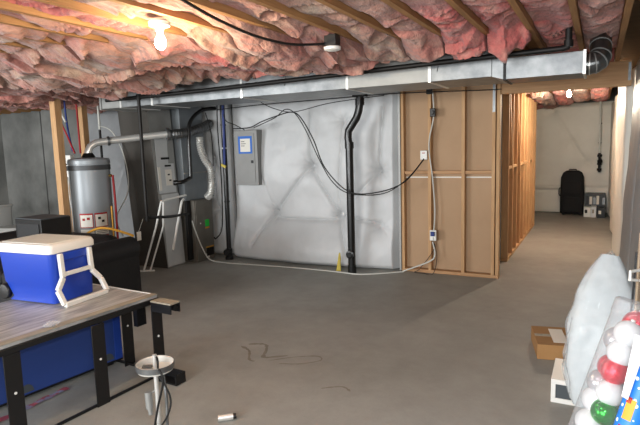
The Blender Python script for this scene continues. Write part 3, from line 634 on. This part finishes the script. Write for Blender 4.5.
# unlit fixture
ul = thing('lampholder', 'unlit black and white lampholder under the joists near the duct', 'lamp', (-1.70, 3.5, 2.3))
MB().b2(-1.745, -1.655, 3.46, 3.54, 2.325, 2.401).build('junction_box', 'black', ul, .004)
MB().lathe([(0, 0), (.05, 0), (.062, -.008), (.058, -.026), (.03, -.035), (0, -.035)], (-1.70, 3.50, 2.324), 24).build('socket', 'ceramic', ul)
cbl([(-1.80, 1.9, 2.38), (-1.84, 2.2, 2.345), (-1.88, 2.5, 2.325), (-1.90, 2.85, 2.31), (-1.86, 3.2, 2.31), (-1.75, 3.47, 2.34)], 'black cable slung under the pink insulation to the unlit lampholder', .009)

# ------------------------------------------------------------------ table with cooler
tb = thing('workbench', 'black framed bench with worn grey top carrying the blue cooler', 'table', (-3.2, 1.6, 0))
ty0, ty1, tx0, tx1 = .75, 2.76, -3.68, -2.80
MB().b2(tx0, tx1, ty0, ty1, .575, .598).build('top', 'tabletop', tb, .004)
MB().b2(tx1 - .03, tx1 + .012, ty0, ty1 + .01, .54, .5745).build('edge_rail', 'black', tb, .003)
MB().b2(tx0 + .02, tx1 - .05, ty1 - .03, ty1 + .012, .54, .5745).build('edge_rail', 'black', tb, .003)
MB().b2(tx1 - .055, tx1 + .006, ty0, ty1, .5985, .602).build('edge_trim', 'rust', tb)
MB().b2(tx0, tx1 - .06, ty1 - .012, ty1, .5985, .602).build('edge_trim', 'white', tb)
def angle_leg(x, y, z1=.5395, w=.095):
    mb = MB().b2(x - .008, x, y - w / 2, y + w / 2, 0, z1); mb.b2(x - .05, x - .0081, y + w / 2 - .008, y + w / 2, 0, z1); return mb
for x, y in ((-2.775, 2.24), (-2.79, 1.70), (-2.79, 1.1), (-2.76, 2.712), (-3.15, 2.765), (-3.60, 1.2), (-3.6, 2.70)):
    l = angle_leg(x, y).build('leg', 'black', tb, .0015)
    if x > -3.3: MB().lathe([(0, 0), (.008, 0), (.008, .003), (0, .003)], (x + .0005, y, .31), 10, axis=(1, 0, 0)).build('bolt', 'white', l)
MB().b2(-2.80, -2.784, ty0, 2.66, .004, .018).build('floor_rail', 'black', tb)
MB().b2(-3.6, -2.80, 2.735, 2.75, .012, .028).build('floor_rail', 'black', tb)
# rails that stick out beyond the right end: an angle section on the floor and one at the top
def rail(x0, x1, y, z, w=.09):
    mb = MB()
    sec = [V((0, -w / 2, 0)), V((0, w / 2, 0)), V((0, w / 2, .075)), V((0, w / 2 - .01, .075)), V((0, w / 2 - .01, .01)), V((0, -w / 2, .01))]
    mb.loft([[p + V((x, y, z)) for p in sec] for x in (x0, x1)]); mb.b2(x1 - .012, x1 - .002, y - w / 2 + .002, y + w / 2 - .012, z + .011, z + .073); return mb
MB().b2(-2.755, -2.56, 2.655, 2.745, .575, .585).build('upper_rail', 'rust', tb); MB().b2(-2.755, -2.56, 2.735, 2.745, .51, .574).build('upper_rail_web', 'black', tb)
MB().b2(-2.755, -2.56, 2.655, 2.663, .51, .574).build('upper_rail_web', 'black', tb); MB().tube([(-2.57, 2.70, .545), (-2.55, 2.70, .545)], .02, 12).build('end_bolt', 'iron', tb)
rail(-2.755, -2.54, 2.69, .006).build('lower_rail', 'black', tb)
MB().b2(-2.9, -2.86, 2.62, 2.70, .39, .5395).build('corner_bracket', 'black', tb)

# blue panelled cabinet lying under the table
bc = thing('game_cabinet', 'blue sided game cabinet standing on the floor under the bench', 'cabinet', (-3.4, 1.9, 0))
def panel_holes():
    # side panel with two round cutouts low down, built as an outline
    mb = MB(); x0, x1 = -3.255, -3.24; y0, y1, z0, z1 = .9, 2.79, .03, .52
    outer = []
    pts_ = [(y0, z0)]
    mb2 = []
    return x0, x1, y0, y1, z0, z1
x0, x1, y0, y1, z0, z1 = panel_holes()
MB().b2(x0, x1, y0, y1, z0, z1).build('side_panel', 'navy', bc, .003)
MB().b2(-3.45, x0 - .001, y0, y1, z0, z1 - .01).build('body', 'black', bc, .003)
for y in (2.06, 2.67):
    prof = [V((x1 + .002, y + .045 * math.cos(a), .055 + .055 * math.sin(a))) for a in [PI * k / 14 for k in range(15)]]
    MB().loft([[p - V((.004, 0, 0)) for p in prof], prof]).build('half_round_cutout', 'dark_in', bc)
MB().b2(x1, x1 + .006, y0, y1, .03, .042).build('bottom_trim', 'black', bc); MB().b2(x1 + .0, x1 + .005, 2.73, 2.79, .04, .52).build('lit_end_strip', mat('navy_lit', S(36, 66, 150), .45), bc)  # bluer end strip: light on the panel end put into its colour
for y in (1.0, 2.7): MB().b2(-3.43, -3.27, y - .03, y + .03, 0, .0295).build('foot', 'black', bc)
# strip of red and white paper on the floor
pm = mat('paper_red_white', S(170, 84, 96), .6, col2=S(150, 150, 178), scale=9, contrast=.03)
tag(MB().grid(40, 5, lambda u, v: V((-3.235 + .05 * v - .02 * u, 1.3 + 1.0 * u, .004 + .01 * abs(math.sin(u * 21 + v))))).build('wrapping_paper', pm), 'strip of red and white patterned paper on the floor below the blue panel', 'paper')

# cooler
ck = thing('cooler', 'blue wheeled cooler with cream lid and white pull handle on the bench', 'cooler', (-3.63, 2.46, .60))
cr = Matrix.Rotation(math.radians(5), 3, 'Z')
def cl(p): return cr @ V((p[0] if p[0] > 0 else p[0] * .78, p[1] * .9, p[2] * 1.07)) + V((-3.585, 2.435, .6025))
def ring(w0, w1, dx0, dx1, z, r=.04):   # rounded rectangle, x from dx0..dx1, y w0..w1
    return [cl((q.x, q.y, z)) for q in rrect(dx1 - dx0, w1 - w0, r, 4, cx=(dx0 + dx1) / 2, cy=(w0 + w1) / 2)]
MB().loft([ring(-.192, .192, -.19, .305, .002, .03), ring(-.195, .195, -0.140, .312, .03), ring(-.198, .198, -0.215, .314, .12), ring(-.202, .202, -0.225, .316, .125), ring(-.21, .21, -0.255, .322, .325)]).build('body', 'blue', ck, ang=45)
MB().loft([ring(-.215, .215, -0.265, .32, .3255), ring(-.225, .225, -0.275, .33, .33), ring(-.225, .225, -0.275, .33, .365), ring(-.215, .215, -0.265, .32, .385), ring(-.20, .20, -0.250, .305, .39), ring(-.19, .19, -0.240, .295, .386)]).build('lid', 'white', ck, ang=45)
MB().loft([ring(-.188, .188, -.235, .29, .386, .03), ring(-.185, .185, -.23, .285, .392, .03)]).build('lid_inset', 'cream', ck)
hx = .350
hp = [(hx - .012, -.145, .325), (hx, -.145, .17), (hx + .015, -.215, .10), (hx + .07, -.215, .012), (hx + .07, .205, .012), (hx + .015, .205, .10), (hx, .135, .17), (hx - .012, .135, .325)]
hd = MB()
for a, b in zip(hp[:-1], hp[1:]):
    hd.bar(cl(a), cl(b), .035, .028, up=cr @ V((1, 0, 0)))
hd.build('pull_handle', 'white', ck, .006)
MB().bar(cl((hx - .002, -.145, .19)), cl((hx - .002, .135, .19)), .028, .024, up=(1, 0, 0)).build('handle_crossbar', 'white', ck, .004)
MB().loft([[cl((.320, y, z)) for y, z in ((-.16, .27), (.16, .27), (.16, .325), (-.16, .325))], [cl((.334, y, z)) for y, z in ((-.13, .275), (.13, .275), (.13, .32), (-.13, .32))]]).build('grip', 'blue', ck, .004)
for s in (-1, 1): MB().lathe([(0, 0), (.02, 0), (.05, .004), (.055, .01), (.055, .035), (.05, .04), (0, .04)], cl((-.22, s * .20 - .02 , .056)), 24, axis=cr @ V((0, 1, 0))).build('wheel', 'black', ck)
# crumpled clear plastic bit on table edge
mbp = MB().sphere((-2.88, 1.98, .618), .03, 8, (1.2, 1.8, .5))
for v in mbp.v: v += V((.008 * fb(v.x * 60, v.y * 60, v.z * 60), .01 * fb(v.x * 50, v.y * 70, 3), .006 * fb(v.x * 70, v.y * 50, 9)))
tag(mbp.build('plastic_scrap', 'film', ang=10), 'crumpled scrap of clear plastic on the near edge of the bench', 'scrap')

# ------------------------------------------------------------------ black sofa, black box, toilet
so = thing('sofa', 'black leather sofa behind the bench and cooler', 'sofa', (-5.4, 3.7, 0))
def rbox(x0, x1, y0, y1, z0, z1, r=.05):
    mb = MB(); rg = []
    for z, ins in ((z0, r * .6), (z0 + r * .4, .005), (z1 - r, 0), (z1 - r * .35, r * .35), (z1, r)):
        rg.append([V((q.x, q.y, z)) for q in rrect(x1 - x0 - 2 * ins, y1 - y0 - 2 * ins, max(.01, r - ins * .5), 4, cx=(x0 + x1) / 2, cy=(y0 + y1) / 2)])
    return mb.loft(rg)
rbox(-6.42, -4.42, 3.25, 4.10, .04, .30).build('base', 'leather', so)
def arm(xa, xb):
    mb = MB(); rg = []
    for y in (3.22, 3.235, 4.13, 4.145):
        ins = .02 if y in (3.22, 4.145) else 0; sec = []
        xm = (xa + xb) / 2; w = (xb - xa) / 2 - ins
        sec += [V((xm - w * .8, y, .04)), V((xm + w * .8, y, .04)), V((xm + w * .8, y, .50))]
        for k in range(15):
            a = -.6 + (PI + 1.2) * k / 14; sec.append(V((xm + (w) * math.cos(a), y, .58 + (.125 - ins) * math.sin(a))))
        sec.append(V((xm - w * .8, y, .50))); rg.append(sec)
    return mb.loft(rg)
arm(-4.66, -4.38).build('armrest', 'leather', so); arm(-6.46, -6.18).build('armrest', 'leather', so)
rbox(-6.18, -4.66, 3.92, 4.15, .30, .72, .08).build('backrest', 'leather', so)
for a, b in ((-6.175, -5.425), (-5.415, -4.665)): rbox(a, b, 3.2, 3.915, .301, .45, .05).build('seat_cushion', 'leather', so)
for x in (-6.35, -4.5):
    for y in (3.32, 4.0): MB().b2(x - .03, x + .03, y - .03, y + .03, 0, .0395).build('foot', 'black', so)
bb = thing('speaker_box', 'black box with grey top standing on the sofa seat behind the cooler', 'box', (-4.97, 3.45, .45))
MB().b2(-5.17, -4.77, 3.27, 3.60, .452, .99).build('case', 'black', bb, .004); MB().b2(-5.165, -4.775, 3.275, 3.595, .9905, 1.0).build('top', 'dark_in', bb, .002)
MB().b2(-5.13, -4.80, 3.262, 3.269, .49, .95).build('front_panel', 'leather', bb)

to = thing('toilet', 'pale toilet with tall tank standing at the far left by the wall', 'toilet', (-8.9, 5.5, 0))
rg = []
def tr(w, d, z, cx=-9.12, cy=5.45, r=.05): return [V((q.x, q.y, z)) for q in rrect(w, d, r, 4, cx=cx, cy=cy)]
MB().loft([tr(.18, .40, .36), tr(.20, .46, .40), tr(.21, .48, .74)]).build('tank', 'porcelain', to)
MB().loft([tr(.23, .50, .741), tr(.24, .51, .75), tr(.24, .51, .765), tr(.22, .49, .78)]).build('tank_lid', 'porcelain', to)
def oval(a, b, z, cx): return [V((cx + a * math.cos(t), 5.45 + b * math.sin(t), z)) for t in [2 * PI * k / 28 for k in range(28)]]
MB().loft([oval(.26, .13, .001, -8.86), oval(.22, .11, .10, -8.86), oval(.20, .12, .2, -8.84), oval(.27, .17, .32, -8.80), oval(.29, .185, .385, -8.78)]).build('bowl', 'porcelain', to)
MB().loft([oval(.295, .19, .387, -8.78), oval(.30, .195, .40, -8.78), oval(.28, .18, .425, -8.78)]).build('seat', 'porcelain', to)

# ------------------------------------------------------------------ stand with round dish (upside down lamp)
fl_ = thing('floor_lamp', 'bare lamp pole topped by a white round metal dish in the foreground', 'lamp', (-2.10, 2.03, 0))
lx, ly = -2.05, 1.975
MB().lathe([(0, 0), (.13, 0), (.135, .008), (.12, .02), (.02, .03), (0, .03)], (lx, ly, .001), 36).build('base', 'galv_dull', fl_)
MB().tube([(lx, ly, .03), (lx, ly, .56)], .012, 14).build('pole', 'bright', fl_)
MB().lathe([(.0, .0), (.012, .0), (.092, .006), (.099, .042), (.096, .046), (.090, .042), (.086, .014), (.0, .010)], (lx, ly, .472), 44).build('dish', mat('dish_enamel', S(205, 203, 196), .35, .2), fl_)
MB().lathe([(.0975, .0), (.0995, 0), (.1015, .03), (.0985, .03)], (lx, ly, .488), 44).build('rim_band', 'galv', fl_)
MB().box((lx - .045, ly - .012, .492), (.05, .025, .01), Matrix.Rotation(.5, 3, 'Z')).build('bracket', 'galv', fl_)
MB().tube([(lx + .035, ly - .02, .56), (lx + .02, ly + .0, .53), (lx + .05, ly - .03, .49), (lx + .1, ly - .07, .52), (lx + .12, ly - .07, .46), (lx + .05, ly - .05, .30), (lx + .0, ly - .045, .12), (lx + .02, ly - .05, .0405)], .006, 8, smooth=6).build('cord', 'cable', fl_)
MB().tube([(lx + .02, ly - .01, .47), (lx + .09, ly + .0, .35), (lx + .08, ly - .01, .25), (lx + .01, ly - .04, .12), (lx + .05, ly - .06, .04)], .005, 8, smooth=6).build('cord', 'cable', fl_)
MB().tube([(lx + .03, ly + .02, .47), (lx + .055, ly + .01, .3), (lx + .045, ly, .04)], .008, 8, smooth=5).build('conduit', 'galv', fl_)
pb = MB().tube([(lx - .035, ly - .03, .36), (lx - .03, ly - .03, .27)], [.018, .02], 14); pb.tube([(lx - .03, ly - .03, .269), (lx - .025, ly - .03, .235)], [.013, .012], 12)
pb.tube([(lx - .035, ly - .03, .34), (lx, ly, .37)], .004, 6); pb.build('socket', 'galv_dull', fl_)
ft = thing('flashlight', 'small silver cylinder lying on the floor near the bottom edge', 'flashlight', (-1.93, 2.42, 0))
a_, b_ = V((-1.98, 2.375, .0215)), V((-1.915, 2.435, .0215))
MB().tube([a_, b_], .02, 18).build('barrel', 'bright', ft); MB().tube([b_, b_ + (b_ - a_).normalized() * .02], .0155, 18).build('cap', 'black', ft)

# ------------------------------------------------------------------ right side: boxes, bag, ornaments, paper
cb = thing('cardboard_box', 'small brown cardboard box on the floor left of the white bag', 'box', (-.3, 4.3, 0))
cbm = MB(); rot = Matrix.Rotation(math.radians(12), 3, 'Z')
cbm.box(V((-.24, 4.34, .06)), (.34, .42, .115), rot); cbm.build('carton', 'card', cb, .003)
f2 = MB(); f2.box(V((-.24, 4.34, .119)), (.10, .30, .002), rot); f2.build('label', 'labelw', cb)
f2 = MB(); f2.box(V((-.24, 4.34, .1185)), (.335, .05, .0015), rot); f2.build('tape', 'rust', cb)
wx = thing('white_tray_box', 'white box with a dark window lying on the floor under the white bag', 'box', (-.1, 3.6, 0))
fr = MB(); y0_ = 3.44
fr.b2(-.222, .05, y0_, y0_ + .012, .0, .03).b2(-.222, .05, y0_, y0_ + .012, .12, .15).b2(-.222, -.195, y0_, y0_ + .012, .03, .12).b2(-.06, .05, y0_, y0_ + .012, .03, .12)
fr.build('front_frame', 'white', wx, .002)
MB().b2(-.195, -.06, y0_ + .006, y0_ + .01, .03, .12).build('window', 'dark_in', wx)
MB().b2(-.222, .05, y0_ + .0125, 3.80, .0005, .15).build('carton', 'white', wx, .003)

bg = thing('batting_bag', 'large clear plastic bag of white batting leaning on the right wall', 'bag', (.0, 3.4, .0))
def pillow(infl, dist):
    mb = MB(); rg = []; n = 40; NZ = 30
    A, B = V((-.015, 3.30, .075)), V((.08, 3.55, .93)); axv = (B - A); L = axv.length; t = axv.normalized()
    u = V((1, 0, 0)); u = (u - t * u.dot(t)).normalized(); w = t.cross(u)
    for k in range(NZ + 1):
        s = k / NZ
        prof = (max(0.0, math.sin(PI * min(1, max(0, .04 + .92 * s)))) ** .42)
        if s > .72: prof *= 1 - .38 * ((s - .72) / .28) ** 1.3
        hw, hd = (.192) * prof * infl, (.135) * prof * infl
        ring_ = []
        for q in range(n):
            a = 2 * PI * q / n
            d = 1 + dist * fb(math.cos(a) * 2.2, math.sin(a) * 2.2, s * 5)
            ring_.append(A + t * (L * s) + (u * (hw * math.copysign(abs(math.cos(a)) ** .8, math.cos(a)) + .02 * math.sin(PI * s)) + w * hd * math.copysign(abs(math.sin(a)) ** .8, math.sin(a))) * d)
        rg.append(ring_)
    return mb.loft(rg)
pillow(.965, .10).build('batting', 'fluff', bg); pillow(1.0, .16).build('plastic_film', 'film', bg, ang=50)
pk = MB(); pk.grid(10, 8, lambda u_, v_: V((.01 + .10 * u_ + .02 * v_, 3.53 + .03 * fb(u_ * 6, v_ * 6), .90 + .07 * v_ * (1 - abs(2 * u_ - 1)) + .012 * fb(u_ * 9, v_ * 9)))); pk.build('gathered_top', 'film', bg, ang=10)

ot = thing('ornament_tube', 'clear plastic tube of Christmas balls leaning in the right foreground', 'tube', (-.13, 1.9, 0))
A, B = V((-.155, 1.90, .05)), V((.142, 2.07, 1.055)); t = (B - A).normalized()
u = V((1, 0, 0)); u = (u - t * u.dot(t)).normalized(); w = t.cross(u)
TR = .077
MB().tube([A, B], TR, 36, caps=False).build('tube_wall', 'clear', ot)
MB().tube([A - t * .012, A + t * .03], TR + .002, 36).build('bottom_cap', 'white', ot)
MB().lathe([(TR + .001, -.05), (TR + .003, -.05), (TR + .003, -.004), (TR - .006, .004), (TR - .012, .0), (0, -.002)], B, 36, axis=t).build('lid', 'clear', ot)
cols = ['ball_white', 'ball_red', 'ball_white', 'ball_green', 'ball_white', 'ball_white', 'ball_red', 'ball_white']
Ltot = (B - A).length
specs = []  # (distance from top, across, depth, kind)
specs = [(.050, .012, .026, 'ball_red'), (.085, -.006, -.024, 'ball_white'), (.125, -.024, .028, 'ball_clear'), (.155, -.006, -.024, 'ball_white'), (.222, -.004, -.024, 'ball_red'), (.225, -.012, .03, 'ball_red'),
         (.29, -.026, .028, 'ball_clear'), (.298, .006, -.024, 'ball_white'), (.352, -.024, .02, 'ball_white'), (.368, .012, -.026, 'ball_green'), (.43, -.02, .0, 'ball_white'), (.51, .015, -.01, 'ball_red'), (.60, -.015, 0, 'ball_white'), (.69, .01, 0, 'ball_green'), (.78, -.01, 0, 'ball_white'), (.87, .01, 0, 'ball_red')]
BR = .046
kn = {'ball_red': 'red glitter', 'ball_white': 'pearly white', 'ball_clear': 'silver', 'ball_green': 'shiny green'}
cnt = {}
for dist, across, dep, k in specs:
    c = B - t * (dist + .02) + u * across + w * dep
    mb = MB().sphere(c, BR, 16)
    b = mb.build('christmas_ball', k)
    cnt[k] = cnt.get(k, 0) + 1
    b['label'] = '%s Christmas ball inside the clear tube, %s %s one from the top' % (kn[k], words[cnt[k] - 1], kn[k].split()[-1]); b['category'] = 'ornament'; b['group'] = 'balls in the clear tube'
    MB().tube([c + t * BR * .98, c + t * (BR + .005)], .008, 10).build('cap', 'bright', b).location -= b.location * 0

gw = thing('wrapping_roll', 'blue dotted roll of gift wrap leaning beside the ornament tube', 'gift wrap', (.03, 1.5, 0))
GA, GB = V((-.135, 1.32, .035)), V((.172, 1.66, 1.14))
MB().tube([GA, GB], .034, 26).build('roll', 'wrap', gw); tt = (GB - GA).normalized(); MB().tube([GB - tt * .002, GB + tt * .006], .018, 20).build('core', 'card', gw)
def on_roll(s, ang, rz, h, m, name):
    c = GA + (GB - GA) * s; uu = V((1, 0, 0)); uu = (uu - tt * uu.dot(tt)).normalized(); ww = tt.cross(uu); rg = []
    for k in range(7):
        a = ang + rz * (k / 6 - .5); d_ = uu * math.cos(a) + ww * math.sin(a); rg.append([c - tt * h + d_ * .0335, c - tt * h + d_ * .0349, c + tt * h + d_ * .0349, c + tt * h + d_ * .0335])
    MB().loft(rg).build(name, m, gw)
for s, an, rz, h, m in ((.78, -2.0, .7, .028, 'orange'), (.80, -2.2, .4, .008, 'red'), (.735, -2.2, .4, .008, 'red'), (.66, -1.9, .6, .02, 'orange'), (.90, -2.2, .5, .012, 'white'), (.56, -2.0, .7, .03, 'orange')):
    on_roll(s, an, rz, h, m, 'printed_patch')
wl = MB(); a0_ = GA + (GB - GA) * .80; uu = V((1, 0, 0)); uu = (uu - tt * uu.dot(tt)).normalized(); ww = tt.cross(uu); rg = []
for k in range(9):
    q = k / 8; c_ = a0_ + tt * (.17 * q) - uu * (.036 + .0 * q) - ww * .012
    rg.append([c_ - uu * (.002 + .016 * q) , c_ - uu * .002 + ww * .003, c_ + uu * .012 - ww * .026, c_ + uu * .012 - ww * .029, c_ - ww * .004, c_ - uu * (.002 + .016 * q) - ww * .003])
wl.loft(rg).build('paper_liner', 'paper', gw)

ws = thing('slat_bundle', 'bundle of beige wooden slats leaning on the right wall', 'slats', (.26, 3.0, 0))
for k in range(4):
    x = .155 + .012 * k
    MB().bar((x + .0, 2.75 + .045 * k, 0.012), (x + .035, 3.0 + .045 * k, 1.16), .036, .009, up=(1, 0, 0)).build('slat', 'slat', ws, .001)
MB().bar((.15, 3.14, .02), (.19, 3.22, 1.02), .03, .01, up=(1, 0, 0)).build('dark_strip', 'black', ws)
MB().tube([(.205, 2.96, .985), (.150, 2.90, .985), (.148, 2.90, .945), (.200, 2.96, .93)], .008, 8).build('white_hook', 'white', ws)

# ------------------------------------------------------------------ far room objects
sk = thing('suitcase', 'large black upright suitcase against the far corridor wall', 'suitcase', (-.5, 12.5, 0))
def srr(w, d, z, cx=-.49, cy=12.52, r=.06): return [V((q.x, q.y, z)) for q in rrect(w, d, r, 5, cx=cx, cy=cy)]
MB().loft([srr(.42, .24, .03), srr(.45, .28, .06), srr(.46, .29, .5), srr(.44, .28, .8), srr(.36, .26, .90), srr(.24, .2, .94)]).build('body', 'suitcase', sk)
MB().loft([[V((q.x, 12.373 - dd, q.y)) for q in rrect(.32, .30, .04, 4, cx=-.49, cy=zc)] for dd, zc in ((0, .24), (.03, .24), (.035, .24))]).build('front_pocket', 'suitcase', sk)
MB().loft([[V((q.x, 12.373 - dd, q.y)) for q in rrect(.32, .26, .04, 4, cx=-.49, cy=.60)] for dd in (0, .03)]).build('front_pocket', 'suitcase', sk)
MB().tube([(-.56, 12.52, .93), (-.56, 12.52, .965), (-.42, 12.52, .965), (-.42, 12.52, .93)], .012, 8).build('handle', 'black', sk)
MB().tube([(-.725, 12.5, .58), (-.745, 12.5, .54), (-.745, 12.5, .44), (-.725, 12.5, .40)], .01, 8).build('handle', 'black', sk)
for x in (-.65, -.33): MB().tube([(x - .02, 12.43, .03), (x + .02, 12.43, .03)], .029, 14).build('wheel', 'black', sk)
def carton(name, x0, x1, y0, y1, z0, z1, m, label, mark=None):
    t_ = thing(name, label, 'box', ((x0 + x1) / 2, (y0 + y1) / 2, z0)); MB().b2(x0, x1, y0, y1, z0, z1).build('case', m, t_, .003)
    if mark: MB().b2(x0 + .02, x0 + .02 + (x1 - x0) * .35, y0 - .003, y0 - .001, z0 + (z1 - z0) * .4, z0 + (z1 - z0) * .75).build('label', mark, t_)
    return t_
carton('carton', -.25, -.12, 12.2, 12.5, 0, .20, 'white', 'small white carton on the floor right beside the suitcase', 'black_mark')
carton('carton', -.115, -.02, 12.15, 12.4, 0, .22, 'paper', 'tall narrow white carton between two other boxes by the suitcase', 'rust')
carton('carton', .0, .14, 12.1, 12.4, 0, .20, 'black', 'small black carton on the floor nearest the right corridor wall', 'labelw')
bk = carton('carton', -.24, .14, 12.45, 12.75, .0, .46, 'dark_in', 'dark open crate of odds and ends standing behind the three small cartons')
for k, (x, m) in enumerate(((-.2, 'black'), (-.13, 'labelw'), (-.06, 'galv'), (.0, 'labelw'), (.06, 'dark_in'), (.11, 'galv'))):
    MB().b2(x - .025, x + .025, 12.42, 12.449, .24, .42 - .02 * (k % 3)).build('slot', m, bk)
wpv = thing('water_main', 'cream pipe with a dark valve coming down the far corridor wall', 'pipe', (0, 12.55, 1))
MB().tube([(-.01, 12.62, 2.38), (.0, 12.62, 1.3)], .022, 12).build('pipe', 'cream', wpv)
MB().tube([(.0, 12.62, 1.3), (.01, 12.62, .90)], .026, 12).build('brass_body', 'iron', wpv)
for z in (1.22, 1.05, .93): MB().lathe([(0, 0), (.045, 0), (.045, .05), (0, .05)], (.006, 12.62, z), 14).build('fitting', 'iron', wpv)
MB().lathe([(0, 0), (.05, 0), (.05, .02), (0, .02)], (.01, 12.56, 1.13), 16, axis=(.4, -1, 0)).build('handwheel', 'iron', wpv)
MB().tube([(.01, 12.62, 1.14), (.01, 12.56, 1.13)], .012, 8).build('stem', 'iron', wpv)
MB().b2(-.03, .03, 12.62, 12.8, 1.5, 1.52).build('clamp', 'iron', wpv); MB().b2(-.03, .03, 12.62, 12.8, 1.9, 1.92).build('clamp', 'iron', wpv)
tag(MB().b2(-1.3, -.70, 12.66, 12.72, .545, .575).build('wall_ledge', 'cream_wrap', None, .004), 'thin pale horizontal batten low on the far wall left of the suitcase', 'batten')

# ------------------------------------------------------------------ floor stains (shape of their own)
def stain(pts_, w, lab):
    P = spline([V((*p, 0)) for p in pts_], 8); L_, R_ = [], []; sf = MB()
    for k, p in enumerate(P):
        d_ = (P[min(k + 1, len(P) - 1)] - P[max(0, k - 1)]).normalized(); nrm = V((-d_.y, d_.x, 0)); ww_ = w * (.4 + abs(fb(k * .4, w * 50))) * min(1, .3 + min(k, len(P) - 1 - k) / 4)
        L_.append(p + nrm * ww_ + V((0, 0, .0008))); R_.append(p - nrm * ww_ + V((0, 0, .0008)))
    n = len(P); sf.v += L_ + R_; sf.f += [[k, k + 1, n + k + 1, n + k] for k in range(n - 1)]
    tag(sf.build('floor_stain', 'stain', smooth=False), lab, 'stain')
stain([(-2.55, 3.50), (-2.42, 3.55), (-2.34, 3.45), (-2.28, 3.32), (-2.2, 3.36), (-2.12, 3.42)], .022, 'dark squiggly water mark in the middle of the concrete floor')
stain([(-2.58, 3.44), (-2.46, 3.38), (-2.36, 3.24), (-2.30, 3.22)], .018, 'short dark curved mark just in front of the squiggly floor stain')
stain([(-2.2, 3.28), (-2.05, 3.42), (-1.9, 3.5), (-1.84, 3.44), (-1.95, 3.32), (-2.1, 3.26)], .008, 'thin looped water mark right of the squiggly floor stain')
stain([(-1.62, 3.02), (-1.5, 3.1), (-1.42, 3.06)], .012, 'faint short mark on the floor nearest the cardboard box')

# ------------------------------------------------------------------ light
# added area fills behind the camera, with no window there, and the camera flash
def area(name, loc, tgt, sx, sy, e, col=(1, 1, 1)):
    L = bpy.data.lights.new(name, 'AREA'); L.shape = 'RECTANGLE'; L.size = sx; L.size_y = sy; L.energy = e; L.color = col
    o = bpy.data.objects.new(name, L); COL.objects.link(o); o.location = loc
    o.rotation_euler = (V(tgt) - V(loc)).to_track_quat('-Z', 'Y').to_euler(); return o
area('rear_fill', (-2.2, -3.1, 1.5), (-3.0, 5, 1.0), 3.6, 1.9, 270, (.95, .98, 1.0))
area('rear_fill', (-7.6, -3.1, 1.5), (-7.6, 5, 1.0), 3.0, 1.9, 330, (.95, .98, 1.0))
lamp(-.9, .9, 2.15, 17, (.94, .97, 1), .08, 'front_fill'); lamp(-6.4, 1.2, 2.15, 42, (.94, .97, 1), .08, 'left_fill')  # two unseen fill lights added above the view, no fixtures there
area('camera_flash', tuple(V((0, 0, H)) + AX @ V((.02, .16, .05))), tuple(V((0, 0, H)) + AX @ V((0, 0, -6))), .1, .06, 24)
w_ = bpy.data.worlds.new('world'); sc.world = w_; w_.use_nodes = True
w_.node_tree.nodes['Background'].inputs[0].default_value = (.05, .05, .05, 1); w_.node_tree.nodes['Background'].inputs[1].default_value = .3
sc.view_settings.view_transform = 'Standard'; sc.view_settings.look = 'None'; sc.view_settings.gamma = 1; sc.view_settings.exposure = .5
sc.view_settings.use_curve_mapping = False

# the bench and cabinet stand slightly askew to the room
def askew(o, px, py, deg):
    a = math.radians(deg); p = V((px, py, 0)); o.location = p + Matrix.Rotation(a, 3, 'Z') @ (o.location - p); o.rotation_euler.z = a
askew(tb, -2.78, 2.72, -3); askew(bc, -3.2, 2.8, -7)
